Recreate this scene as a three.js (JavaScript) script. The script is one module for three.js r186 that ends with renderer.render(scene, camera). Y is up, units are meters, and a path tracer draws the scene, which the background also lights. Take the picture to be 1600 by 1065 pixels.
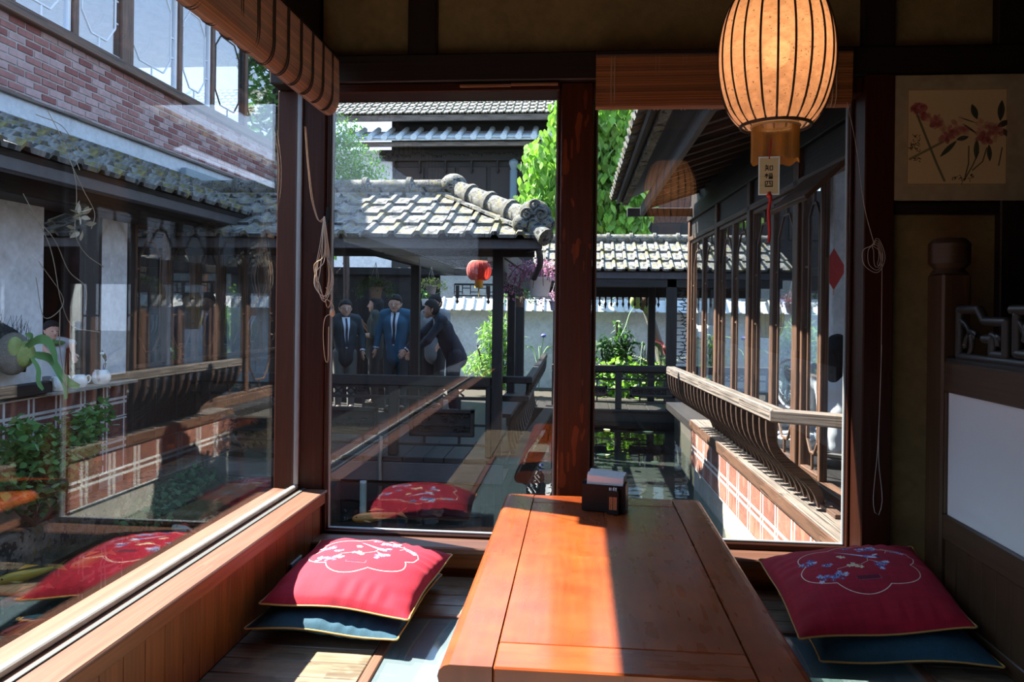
import * as THREE from 'three';
import { mergeGeometries } from 'three/addons/utils/BufferGeometryUtils.js';

// ------------------------------------------------------------------ camera, sky, sun, exposure
const scene = new THREE.Scene();
const FOCAL = 1180, W = 1600, H = 1065;
const camera = new THREE.PerspectiveCamera(2 * Math.atan(H / 2 / FOCAL) * 180 / Math.PI, W / H, 0.05, 200);
camera.position.set(0, 1.15, 0);
camera.rotation.order = 'YXZ';
camera.rotation.set(0, Math.atan(105 / FOCAL), THREE.MathUtils.degToRad(0.7));
camera.setViewOffset(W, H, 0, 51.5, W, H);

const renderer = new THREE.WebGLRenderer({ antialias: true });
renderer.toneMapping = THREE.LinearToneMapping;
renderer.toneMappingExposure = 1.4;
renderer.shadowMap.enabled = true;

{ // clear pale blue sky, whiter towards the horizon
  const w = 64, h = 64, d = new Float32Array(w * h * 4);
  for (let j = 0; j < h; j++) {
    const e = Math.max(0, Math.sin(((j + 0.5) / h - 0.5) * Math.PI)), k = Math.pow(1 - e, 2.2);
    for (let i = 0; i < w; i++) d.set([0.40 + 0.50 * k, 0.70 + 0.28 * k, 1.18 + 0.0 * k, 1], (j * w + i) * 4);
  }
  const t = new THREE.DataTexture(d, w, h, THREE.RGBAFormat, THREE.FloatType);
  t.mapping = THREE.EquirectangularReflectionMapping; t.magFilter = THREE.LinearFilter; t.needsUpdate = true;
  scene.background = t; scene.environment = t;
  scene.backgroundIntensity = scene.environmentIntensity = 1.5;
}
const SUN_DIR = new THREE.Vector3(1, -1.28, 0.35).normalize();
const sun = new THREE.DirectionalLight(new THREE.Color(1.0, 0.93, 0.82), 22);
sun.name = 'sun';
sun.position.copy(SUN_DIR).multiplyScalar(-30).add(new THREE.Vector3(0, 0, -4));
sun.target.position.set(0, 0, -4);
sun.castShadow = true; sun.shadow.radius = 1;
Object.assign(sun.shadow.camera, { left: -16, right: 16, top: 16, bottom: -16, near: 1, far: 70 });
sun.shadow.mapSize.set(4096, 4096);
scene.add(sun, sun.target);

// ------------------------------------------------------------------ helpers
const V = (x, y, z) => new THREE.Vector3(x, y, z);
function rng(s) { return () => { s = (s + 0x6d2b79f5) | 0; let t = Math.imul(s ^ (s >>> 15), 1 | s); t = (t + Math.imul(t ^ (t >>> 7), 61 | t)) ^ t; return ((t ^ (t >>> 14)) >>> 0) / 4294967296; }; }
const R0 = rng(7);
const rr = (a, b, r = R0) => a + (b - a) * r();
const usedNames = new Map();
function numbered(n) { const k = usedNames.get(n) ?? 0; usedNames.set(n, k + 1); return k ? n + '_' + String(k).padStart(3, '0') : n; }
function tag(o, label, category, group, kind) { o.userData.label = label; o.userData.category = category; if (group) o.userData.group = group; if (kind) o.userData.kind = kind; return o; }
function thing(name, label, category, pos = [0, 0, 0], turn = 0, group, kind) {
  const o = new THREE.Group(); o.name = numbered(name); o.position.set(...pos); o.rotation.y = turn; scene.add(o);
  return tag(o, label, category, group, kind);
}
function part(name, geo, mat, parent) {
  const m = new THREE.Mesh(Array.isArray(geo) ? merge(geo) : geo, mat);
  m.name = parent === scene ? numbered(name) : name; m.castShadow = m.receiveShadow = true; parent.add(m); return m;
}
const single = (name, geo, mat, label, category, group, kind) => tag(part(name, geo, mat, scene), label, category, group, kind);
function merge(list) {
  const gs = list.map((g) => {
    g = g.index ? g.toNonIndexed() : g.clone();
    for (const k of Object.keys(g.attributes)) if (!['position', 'normal', 'uv'].includes(k)) g.deleteAttribute(k);
    if (!g.attributes.normal) g.computeVertexNormals();
    if (!g.attributes.uv) g.setAttribute('uv', new THREE.Float32BufferAttribute(new Float32Array(g.attributes.position.count * 2), 2));
    return g;
  });
  return mergeGeometries(gs);
}
let uvShift = 0;
function metricUV(g, grain) { // uv in metres, u runs along the grain axis
  g.computeBoundingBox(); const s = g.boundingBox.getSize(V(0, 0, 0)).toArray(), p = g.attributes.position, n = g.attributes.normal, uv = new Float32Array(p.count * 2);
  const a = grain ?? s.indexOf(Math.max(...s)); uvShift += 0.377;
  for (let i = 0; i < p.count; i++) {
    const c = [p.getX(i), p.getY(i), p.getZ(i)], m = [n.getX(i), n.getY(i), n.getZ(i)].map(Math.abs), k = m.indexOf(Math.max(...m));
    let u, v; if (k === a) { u = c[(a + 1) % 3]; v = c[(a + 2) % 3]; } else { u = c[a]; v = c[3 - a - k]; }
    uv[i * 2] = u + uvShift; uv[i * 2 + 1] = v + uvShift * 0.61;
  }
  g.setAttribute('uv', new THREE.BufferAttribute(uv, 2)); return g;
}
// box with chamfered edges from its six bounds
function bx(x0, x1, y0, y1, z0, z1, c = 0.004, grain) {
  const lo = [x0, y0, z0], hi = [x1, y1, z1]; c = Math.min(c, (x1 - x0) * 0.3, (y1 - y0) * 0.3, (z1 - z0) * 0.3);
  const P = []; const pt = (sx, sy, sz, k) => [sx, sy, sz].map((s, i) => (s > 0 ? hi[i] : lo[i]) - (i === k ? 0 : s * c));
  const tri = (a, b, d) => { const n = [0, 1, 2].map((i) => (b[(i + 1) % 3] - a[(i + 1) % 3]) * (d[(i + 2) % 3] - a[(i + 2) % 3]) - (b[(i + 2) % 3] - a[(i + 2) % 3]) * (d[(i + 1) % 3] - a[(i + 1) % 3]));
    const m = [0, 1, 2].map((i) => (a[i] + b[i] + d[i]) / 3 - (lo[i] + hi[i]) / 2); if (n[0] * m[0] + n[1] * m[1] + n[2] * m[2] < 0) P.push(a, d, b); else P.push(a, b, d); };
  const quad = (a, b, d, e) => { tri(a, b, d); tri(a, d, e); };
  for (let k = 0; k < 3; k++) for (const s of [-1, 1]) {
    const q = [[-1, -1], [1, -1], [1, 1], [-1, 1]].map(([u, v]) => { const g = [0, 0, 0]; g[k] = s; g[(k + 1) % 3] = u; g[(k + 2) % 3] = v; return pt(...g, k); }); quad(...q);
  }
  if (c > 0) {
    for (let k = 0; k < 3; k++) for (const u of [-1, 1]) for (const v of [-1, 1]) {
      const a = (k + 1) % 3, b = (k + 2) % 3, g = (w) => { const r = [0, 0, 0]; r[k] = w; r[a] = u; r[b] = v; return r; };
      quad(pt(...g(-1), a), pt(...g(1), a), pt(...g(1), b), pt(...g(-1), b));
    }
    for (const a of [-1, 1]) for (const b of [-1, 1]) for (const d of [-1, 1]) tri(pt(a, b, d, 0), pt(a, b, d, 1), pt(a, b, d, 2));
  }
  const g = new THREE.BufferGeometry(); g.setAttribute('position', new THREE.Float32BufferAttribute(P.flat(), 3)); g.computeVertexNormals();
  return metricUV(g, grain);
}
const bxc = (w, h, d, x = 0, y = 0, z = 0, c, grain) => bx(x - w / 2, x + w / 2, y - h / 2, y + h / 2, z - d / 2, z + d / 2, c, grain);
function rod(a, b, r0, r1 = r0, seg = 8) { // tapered rod between two points
  const A = V(...a), B = V(...b), d = B.clone().sub(A), L = d.length(), g = new THREE.CylinderGeometry(r1, r0, L, seg, 1);
  const u = g.attributes.uv; for (let i = 0; i < u.count; i++) u.setXY(i, u.getY(i) * L, u.getX(i) * 6.28 * r0);
  g.translate(0, L / 2, 0); g.applyQuaternion(new THREE.Quaternion().setFromUnitVectors(V(0, 1, 0), d.normalize())); g.translate(...a); return g;
}
// rectangular bar between two points
function bar(a, b, w, h, up = V(0, 1, 0)) {
  const A = V(...a), B = V(...b), d = B.clone().sub(A), L = d.length(); d.normalize();
  const g = bx(-w / 2, w / 2, -h / 2, h / 2, 0, L, Math.min(w, h) * 0.12, 2);
  const z = d, x = up.clone().cross(z); if (x.lengthSq() < 1e-6) x.set(1, 0, 0); x.normalize(); const y = z.clone().cross(x);
  g.applyMatrix4(new THREE.Matrix4().makeBasis(x, y, z).setPosition(A)); return g;
}
const tube = (pts, r, seg = 24, rad = 6, closed = false) => new THREE.TubeGeometry(new THREE.CatmullRomCurve3(pts.map((p) => V(...p)), closed), seg, r, rad, closed);
const lathe = (pts, seg = 24) => new THREE.LatheGeometry(pts.map((p) => new THREE.Vector2(...p)), seg);
const sph = (r, x = 0, y = 0, z = 0, sx = 1, sy = 1, sz = 1, n = 12) => new THREE.SphereGeometry(r, n, Math.max(6, n * 0.7 | 0)).scale(sx, sy, sz).translate(x, y, z);
function extr(pts, depth, bevel = 0) { // flat outline with thickness along z
  const s = new THREE.Shape(pts.map((p) => new THREE.Vector2(...p)));
  return new THREE.ExtrudeGeometry(s, { depth, bevelEnabled: bevel > 0, bevelSize: bevel, bevelThickness: bevel, bevelSegments: 1 });
}

// ------------------------------------------------------------------ tileable noise and textures
function lattice(n, seed) { const r = rng(seed), a = new Float32Array(n * n).map(() => r()); return (x, y) => {
  const xi = Math.floor(x), yi = Math.floor(y), fx = x - xi, fy = y - yi, s = fx * fx * (3 - 2 * fx), t = fy * fy * (3 - 2 * fy), I = (p, q) => a[((q % n + n) % n) * n + ((p % n + n) % n)];
  return (I(xi, yi) * (1 - s) + I(xi + 1, yi) * s) * (1 - t) + (I(xi, yi + 1) * (1 - s) + I(xi + 1, yi + 1) * s) * t; }; }
const N1 = lattice(64, 11), N2 = lattice(64, 23), N3 = lattice(64, 31);
// fbm over the unit square that repeats; fx, fy are whole numbers of cells (powers of two up to 64)
const fbm = (N, u, v, fx, fy, oct = 4) => { let s = 0, a = 0.5, t = 0; for (let i = 0; i < oct; i++) { s += a * N(u * fx % 64, v * fy % 64); t += a; a *= 0.55; fx = Math.min(64, fx * 2); fy = Math.min(64, fy * 2); u += 0; } return s / t; };
function tex(w, h, fn, srgb = true, rep) {
  const d = new Uint8Array(w * h * 4);
  for (let j = 0; j < h; j++) for (let i = 0; i < w; i++) { const c = fn((i + 0.5) / w, (j + 0.5) / h), o = (j * w + i) * 4; for (let k = 0; k < 3; k++) d[o + k] = Math.max(0, Math.min(255, 255 * (Array.isArray(c) ? c[k] : c))); d[o + 3] = 255; }
  const t = new THREE.DataTexture(d, w, h); t.wrapS = t.wrapT = THREE.RepeatWrapping; t.magFilter = THREE.LinearFilter; t.minFilter = THREE.LinearMipmapLinearFilter; t.generateMipmaps = true;
  if (srgb) t.colorSpace = THREE.SRGBColorSpace; if (rep) t.repeat.set(...rep); t.needsUpdate = true; return t;
}
const retile = (t, a, b) => { const c = t.clone(); c.repeat.set(a, b); c.needsUpdate = true; return c; };
const woodGrain = tex(512, 512, (u, v) => { const w = fbm(N2, u, v, 4, 8, 3), g = fbm(N1, u, v + w * 0.06, 4, 64, 2), l = fbm(N3, u, v, 2, 16, 4); return 0.62 + 0.38 * (0.5 * g + 0.5 * l); }, true, [0.8, 2.2]);
const woodBump = tex(512, 512, (u, v) => 0.6 * fbm(N1, u, v, 4, 64, 2) + 0.4 * fbm(N2, u, v, 2, 32, 3), false, [0.8, 2.2]);
const weathered = tex(512, 512, (u, v) => { const g = fbm(N1, u, v, 2, 64, 3), p = fbm(N2, u, v, 4, 8, 4), k = g < 0.33 ? 0.55 : 1; return k * (0.55 + 0.35 * p + 0.25 * (g - 0.5)); }, true, [0.9, 2.5]);
const mottle = tex(512, 512, (u, v) => 0.72 + 0.28 * (0.6 * fbm(N1, u, v, 8, 8, 5) + 0.4 * fbm(N2, u, v, 32, 32, 3)), true, [0.9, 0.9]);
const grit = tex(256, 256, (u, v) => 0.5 * fbm(N1, u, v, 64, 64, 2) + 0.5 * fbm(N2, u, v, 16, 16, 4), false, [2.5, 2.5]);
const weave = tex(256, 256, (u, v) => { const a = Math.sin(u * Math.PI * 128), b = Math.sin(v * Math.PI * 128); return 0.5 + 0.22 * a * b + 0.28 * (fbm(N1, u, v, 64, 8, 2) - 0.5) + 0.28 * (fbm(N2, u, v, 8, 64, 2) - 0.5); }, false);
const lichen = tex(512, 512, (u, v) => { const a = fbm(N1, u, v, 8, 8, 5), b = fbm(N2, u, v, 16, 16, 4), s = fbm(N3, u, v, 64, 64, 2); const g = 0.55 + 0.55 * (a - 0.3) + 0.2 * (s - 0.5); return b > 0.66 ? [g * 1.02, g * 0.95, g * 0.62] : b < 0.36 ? [g * 0.42, g * 0.43, g * 0.42] : [g, g, g * 0.98]; }, true, [0.8, 0.8]);
const terra = tex(512, 512, (u, v) => { const a = fbm(N1, u, v, 4, 16, 5), b = fbm(N2, u, v, 32, 32, 3), c = fbm(N3, u, v, 8, 4, 4); const k = 0.66 + 0.3 * a + 0.2 * (b - 0.5), wash = Math.max(0, c - 0.56) * 1.6; return [k + wash, k + wash, k + wash]; }, true, [1.1, 1.1]);
const floorTex = tex(512, 512, (u, v) => { const g = fbm(N1, u, v, 4, 64, 3), p = fbm(N2, u, v, 8, 8, 4), k = 1 - 0.24 * Math.min(1, Math.max(0, (p - 0.5) * 9)); return k * (0.74 + 0.26 * (g - 0.5) + 0.25 * (p - 0.4)); }, true, [0.9, 1.6]);
const lin = (r, g, b) => new THREE.Color().setRGB(r, g, b);
const std = (c, roughness, o = {}) => new THREE.MeshStandardMaterial({ color: c, roughness, ...o });
const phy = (c, roughness, o = {}) => new THREE.MeshPhysicalMaterial({ color: c, roughness, ...o });
const wornPost = tex(512, 512, (u, v) => { const g = 0.7 + 0.3 * fbm(N1, u, v, 4, 64, 2), w = fbm(N2, u, v, 4, 16, 4), s = fbm(N3, u, v, 16, 64, 2), k = w + 0.25 * (s - 0.5) > 0.735 ? 1 : 0; return k ? [g * 0.72, g * 0.38, g * 0.19] : [0.42 * g, 0.2 * g, 0.11 * g]; }, true, [0.75, 1.1]);

const M = {
  frame: phy(lin(0.062, 0.017, 0.008), 0.45, { specularIntensity: 0.45, map: woodGrain, bumpMap: woodBump, bumpScale: 0.0006 }),
  beam: std(lin(0.022, 0.010, 0.0065), 0.55, { map: woodGrain, bumpMap: woodBump, bumpScale: 0.0008 }),
  post: phy(lin(0.5, 0.4, 0.36), 0.36, { map: wornPost, bumpMap: woodBump, bumpScale: 0.0006 }),
  sill: phy(lin(0.30, 0.135, 0.085), 0.42, { map: woodGrain, bumpMap: woodBump, bumpScale: 0.0008 }),
  panel: phy(lin(0.38, 0.12, 0.03), 0.42, { specularIntensity: 0.6, map: woodGrain, bumpMap: woodBump, bumpScale: 0.0006 }),
  board: phy(lin(0.48, 0.365, 0.245), 0.36, { map: floorTex, bumpMap: woodBump, bumpScale: 0.0008 }),
  dark: std(lin(0.012, 0.011, 0.011), 0.8),
  plaster: std(lin(0.34, 0.24, 0.10), 0.9, { map: mottle, bumpMap: grit, bumpScale: 0.001 }),
  glass: phy(lin(0.97, 0.99, 1.0), 0.0, { transmission: 0.999, ior: 1.5, thickness: 0 }),
  pane: phy(lin(0.95, 0.98, 1.0), 0.0, { transmission: 1, ior: 1.5, thickness: 0 }),
  filmPane: phy(lin(0.9, 0.95, 1.0), 0.0, { transmission: 1, ior: 2.3, thickness: 0 }),
  floorGlass: phy(lin(0.62, 0.80, 0.86), 0.04, { transmission: 0.80, ior: 1.5, thickness: 0 }),
  track: std(lin(0.09, 0.10, 0.10), 0.55),
  alu: std(lin(0.26, 0.27, 0.28), 0.45, { metalness: 0.3 }),
  whitePaint: std(lin(0.78, 0.76, 0.70), 0.5, { map: mottle }),
  bench: phy(lin(0.105, 0.055, 0.025), 0.42, { map: woodGrain, bumpMap: woodBump, bumpScale: 0.0006 }),
  linen: std(lin(0.72, 0.74, 0.76), 0.95, { bumpMap: retile(weave, 14, 14), bumpScale: 0.0009 }),
  carve: phy(lin(0.030, 0.026, 0.024), 0.4),
  outWood: std(lin(0.024, 0.018, 0.016), 0.6, { map: weathered, bumpMap: woodBump, bumpScale: 0.001 }),
  greyWood: std(lin(0.26, 0.21, 0.175), 0.75, { map: weathered, bumpMap: woodBump, bumpScale: 0.0015 }),
  balWood: std(lin(0.115, 0.062, 0.040), 0.55, { map: weathered, bumpMap: woodBump, bumpScale: 0.001 }),
  winWood: std(lin(0.19, 0.095, 0.055), 0.55, { map: weathered, bumpMap: woodBump, bumpScale: 0.001 }),
  steel: std(lin(0.075, 0.07, 0.075), 0.55, { map: mottle }),
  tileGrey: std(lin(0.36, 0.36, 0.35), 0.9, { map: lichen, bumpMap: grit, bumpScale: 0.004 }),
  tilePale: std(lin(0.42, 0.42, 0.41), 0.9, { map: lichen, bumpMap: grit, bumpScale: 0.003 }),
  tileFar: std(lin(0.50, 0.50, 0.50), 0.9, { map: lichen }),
  tileBlue: std(lin(0.72, 0.80, 0.84), 0.6, { map: mottle }),
  white: std(lin(0.86, 0.88, 0.90), 0.85, { map: mottle, bumpMap: grit, bumpScale: 0.001 }),
  mortar: std(lin(0.72, 0.70, 0.66), 0.9, { map: mottle }),
  terra1: std(lin(0.30, 0.112, 0.07), 0.85, { map: terra, bumpMap: grit, bumpScale: 0.001 }),
  terra2: std(lin(0.33, 0.135, 0.088), 0.85, { map: terra, bumpMap: grit, bumpScale: 0.001 }),
  terra3: std(lin(0.26, 0.095, 0.060), 0.85, { map: terra, bumpMap: grit, bumpScale: 0.001 }),
  concrete: std(lin(0.40, 0.37, 0.31), 0.9, { map: mottle, bumpMap: grit, bumpScale: 0.003 }),
  stone: std(lin(0.22, 0.20, 0.17), 0.95, { map: lichen, bumpMap: grit, bumpScale: 0.006 }),
  brick1: std(lin(0.36, 0.17, 0.16), 0.9, { map: mottle }), brick2: std(lin(0.48, 0.33, 0.33), 0.9, { map: mottle }), brick3: std(lin(0.27, 0.10, 0.095), 0.9, { map: mottle }),
  soil: std(lin(0.06, 0.05, 0.035), 1, { map: mottle }),
  pondBed: std(lin(0.016, 0.02, 0.017), 1, { map: mottle }),
  water: phy(lin(0.78, 0.86, 0.82), 0.015, { transmission: 1, ior: 1.33, thickness: 0 }),
  skin: phy(lin(0.52, 0.30, 0.21), 0.5), hair: std(lin(0.007, 0.006, 0.006), 0.85),
  cordTan: std(lin(0.62, 0.42, 0.27), 0.7), cordWhite: std(lin(0.6, 0.55, 0.47), 0.7),
  porcelain: phy(lin(0.78, 0.79, 0.78), 0.15, { clearcoat: 0.6 }), plastic: std(lin(0.86, 0.87, 0.89), 0.45),
};
M.glass.side = M.filmPane.side = M.pane.side = M.floorGlass.side = M.water.side = THREE.DoubleSide;
const leafMat = (r, g, b, t = 0.45) => { const m = phy(lin(r, g, b), 0.9, { transmission: t, thickness: 0 }); m.side = THREE.DoubleSide; return m; };
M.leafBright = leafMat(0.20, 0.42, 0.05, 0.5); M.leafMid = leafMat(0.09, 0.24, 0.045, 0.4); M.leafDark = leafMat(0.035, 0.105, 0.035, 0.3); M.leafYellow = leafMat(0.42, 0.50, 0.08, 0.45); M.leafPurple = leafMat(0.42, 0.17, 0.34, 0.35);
// ================================================================== ROOM SHELL
const ZB = -3.33; // plane of the back glazing
// floor: boards on a slab frame, glazed in the middle over the pond
{
  const f = thing('floor', 'worn timber floor boards around a sunken glass panel in the tea room', 'floor', [0, 0, 0], 0, null, 'structure');
  const boardGeos = {};
  const mkBoard = (x0, x1, z0, z1) => part('floor_board', bx(x0, x1, -0.028, 0, z0 + 0.0015, z1 - 0.0015, 0.003, 0), M.board, f);
  for (let k = 0; k < 32; k++) mkBoard(-1.145, -0.665, -2.775 + k * 0.1, -2.675 + k * 0.1);
  for (let k = 0; k < 32; k++) mkBoard(1.13, 1.385, -2.775 + k * 0.1, -2.675 + k * 0.1);
  for (let k = 0; k < 4; k++) mkBoard(-1.145, 1.385, -3.195 + k * 0.104, -3.091 + k * 0.104);
  for (let k = 0; k < 12; k++) mkBoard(-0.66, 1.125, -0.8 + k * 0.1, -0.7 + k * 0.1);
  part('trim_strip', [bx(-0.662, -0.628, -0.03, 0.002, -2.775, -0.8, 0.003), bx(1.098, 1.128, -0.03, 0.002, -2.775, -0.8, 0.003), bx(-0.662, 1.128, -0.03, 0.002, -2.802, -2.775, 0.003), bx(-0.662, 1.128, -0.03, 0.002, -0.82, -0.8, 0.003)], M.sill, f);
  part('glass_panel', bx(-0.63, 1.10, -0.018, -0.006, -2.775, -0.82, 0), M.floorGlass, f);
  part('joist', [bx(-1.3, -0.66, -0.16, -0.03, -3.25, 6, 0), bx(1.13, 2.6, -0.16, -0.03, -3.25, 6, 0), bx(-0.66, 1.13, -0.16, -0.03, -3.25, -2.79, 0), bx(-0.66, 1.13, -0.16, -0.03, -0.81, 6, 0), bx(1.386, 2.6, -0.03, 0, -3.2, 6, 0), bx(-1.14, 1.386, -0.03, -0.002, 0.4, 6, 0)], M.beam, f);
}
// ceiling, walls out of frame
single('ceiling', [bx(-1.36, 2.7, 2.62, 2.72, -3.42, 6.1, 0)], M.beam, 'dark timber ceiling over the tea room', 'ceiling', null, 'structure');
single('roof_eave', [bx(-1.5, 2.9, 2.34, 2.42, -3.74, -3.40, 0.005)], M.outWood, 'dark timber eave above the outside of the back windows', 'eave', null, 'structure');
single('wall_rear', bx(-1.36, 2.7, -0.16, 2.62, 6.0, 6.1, 0), M.beam, 'dark timber wall at the rear of the tea room', 'wall', null, 'structure');
single('wall_right', bx(2.6, 2.7, -0.16, 2.62, -3.4, 6.0, 0), M.beam, 'dark timber wall at the right of the tea room', 'wall', null, 'structure');
{ // back wall
  const w = thing('wall_back', 'dark timber framed back wall with cream plaster panels above the windows', 'wall', [0, 0, 0], 0, null, 'structure');
  part('beam', bx(-1.36, 2.6, 2.115, 2.235, -3.40, -3.19, 0.006), M.beam, w);
  part('beam', bx(-1.36, 2.6, 2.56, 2.62, -3.40, -3.18, 0.004), M.beam, w);
  for (const [a, b] of [[-1.36, -1.14], [-0.75, -0.625], [1.145, 1.27], [1.667, 1.80], [2.3, 2.42]]) part('stud', bx(a, b, 2.235, 2.56, -3.39, -3.20, 0.005), M.beam, w);
  for (const [a, b] of [[-1.14, -0.75], [-0.625, 1.145], [1.27, 1.667], [1.80, 2.3]]) part('plaster_panel', bx(a, b, 2.235, 2.56, -3.34, -3.245, 0), M.plaster, w);
  part('stud', bx(1.145, 1.262, -0.16, 2.115, -3.40, -3.17, 0.005), M.frame, w);
  part('stud', bx(1.68, 1.86, -0.16, 2.115, -3.40, -3.19, 0.005), M.beam, w);
  part('stud', bx(2.3, 2.42, -0.16, 2.115, -3.40, -3.19, 0.005), M.beam, w);
  part('beam', bx(1.262, 2.6, 1.552, 1.60, -3.40, -3.20, 0.005), M.beam, w);
  for (const [a, b, c, d] of [[1.262, 1.68, 0, 1.552], [1.86, 2.3, 0, 1.552], [1.262, 1.68, 1.60, 2.115], [1.86, 2.3, 1.60, 2.115], [2.42, 2.6, 0, 2.115]]) part('plaster_panel', bx(a, b, c, d, -3.36, -3.235, 0), M.plaster, w);
  part('sole_plate', bx(-1.36, 1.145, -0.16, 0.10, -3.40, -3.24, 0.004), M.panel, w);
  part('sill', bx(-1.145, 1.145, 0.102, 0.132, -3.40, -3.165, 0.006), M.sill, w);
  part('base_board', bx(-1.14, 1.145, 0.028, 0.100, -3.238, -3.205, 0.004), M.panel, w);
}
// corner post and centre post
single('corner_post', [bx(-1.36, -1.135, -0.16, 2.115, -3.42, -3.285, 0.006)], M.frame, 'reddish brown corner post between the side window and the back window', 'post', null, 'structure');
single('centre_post', [bx(-0.088, 0.052, 0.132, 2.115, -3.41, -3.225, 0.006, 1)], M.post, 'worn brown post with flaking orange patches between the two back windows', 'post', null, 'structure');
// back windows
function backWindow(name, x0, x1, y0, y1, label) {
  const w = thing(name, label, 'window', [0, 0, 0], 0, null, 'structure');
  part('window_frame', [bx(x0, x1, y1 - 0.012, 2.114, ZB - 0.03, -3.20, 0.005), bx(x0, x0 + 0.012, y0, y1, ZB - 0.02, ZB + 0.035, 0.003), bx(x1 - 0.012, x1, y0, y1, ZB - 0.02, ZB + 0.035, 0.003), bx(x0, x1, 0.133, y0 + 0.008, ZB - 0.02, ZB + 0.035, 0.003)], M.frame, w);
  part('window_bead', [bx(x0 + 0.012, x0 + 0.019, y0, y1, ZB - 0.012, ZB + 0.012, 0.001), bx(x1 - 0.019, x1 - 0.012, y0, y1, ZB - 0.012, ZB + 0.012, 0.001), bx(x0 + 0.012, x1 - 0.012, y0 + 0.008, y0 + 0.015, ZB - 0.012, ZB + 0.012, 0.001)], M.alu, w);
  part('glass_pane', bx(x0 + 0.013, x1 - 0.013, y0 + 0.009, y1 - 0.012, ZB - 0.003, ZB + 0.003, 0), M.glass, w);
}
backWindow('window_1', -1.134, -0.09, 0.137, 2.085, 'fixed glass window looking onto the pavilion and pond');
backWindow('window_2', 0.054, 1.144, 0.150, 2.055, 'fixed glass window looking along the curved railing');
// left wall with plank panelling
{
  const XP = -1.14;
  const w = thing('wall_left', 'low brown plank panelling below the side window', 'wall', [0, 0, 0], 0, null, 'structure');
  const z0 = -3.284; const pl = [0, 1, 2].map(() => bx(-0.016, 0, 0.004, 0.268, 0.0016, 0.0959, 0.0012, 1));
  for (let k = 0; k < 70; k++) { const m = part('plank', pl[k % 3], M.panel, w); m.position.set(XP, 0, z0 + k * 0.0975); }
  part('backing', bx(-1.36, -1.158, -0.16, 0.262, -3.29, 6.0, 0), M.beam, w);
  part('apron', bx(-1.158, -1.118, 0.266, 0.318, -3.284, 6.0, 0.006), M.panel, w);
  part('sill', bx(-1.36, -1.108, 0.318, 0.330, -3.284, 6.0, 0.005, 2), M.sill, w);
  part('lintel', bx(-1.36, -1.14, 2.235, 2.62, -3.42, 6.0, 0.005), M.beam, w);
  part('wall_infill', bx(-1.36, -1.16, 0.33, 2.235, 3.4, 6.0, 0.005), M.beam, w);
}
{
  const w = thing('window_3', 'long fixed side window over the panelling, facing the brick building', 'window', [0, 0, 0], 0, null, 'structure');
  part('window_rail', bx(-1.262, -1.241, 0.3305, 0.350, -3.284, 3.4, 0.004), M.whitePaint, w);
  part('window_track', bx(-1.222, -1.205, 0.3305, 0.334, -3.284, 3.4, 0.001), M.track, w);
  part('window_bead', [bx(-1.262, -1.24, 0.35, 2.235, -3.284, -3.270, 0.002)], M.alu, w);
  part('glass_pane', bx(-1.2545, -1.2485, 0.345, 2.235, -3.272, 3.4, 0), M.glass, w);
}
// electrical outlet
{
  const o = thing('wall_outlet', 'grey plastic wall socket on the plank panelling behind the cushion', 'socket', [-1.139, 0.085, -2.975]);
  part('plate', bx(0, 0.012, -0.036, 0.036, -0.06, 0.06, 0.004), std(lin(0.32, 0.33, 0.33), 0.4), o);
  for (const z of [-0.025, 0.025]) part('slot', [bx(0.0118, 0.013, -0.012, 0.002, z - 0.008, z - 0.005, 0), bx(0.0118, 0.013, -0.012, 0.002, z + 0.005, z + 0.008, 0)], M.dark, o);
}
single('paper_strip', [bx(-0.52, -0.30, 2.088, 2.100, -3.195, -3.186, 0.002), bx(-0.30, -0.10, 2.092, 2.103, -3.196, -3.186, 0.002)], std(lin(0.42, 0.20, 0.10), 0.8, { map: woodGrain }), 'torn orange strip of peeling wood along the top window beam', 'strip');

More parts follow.
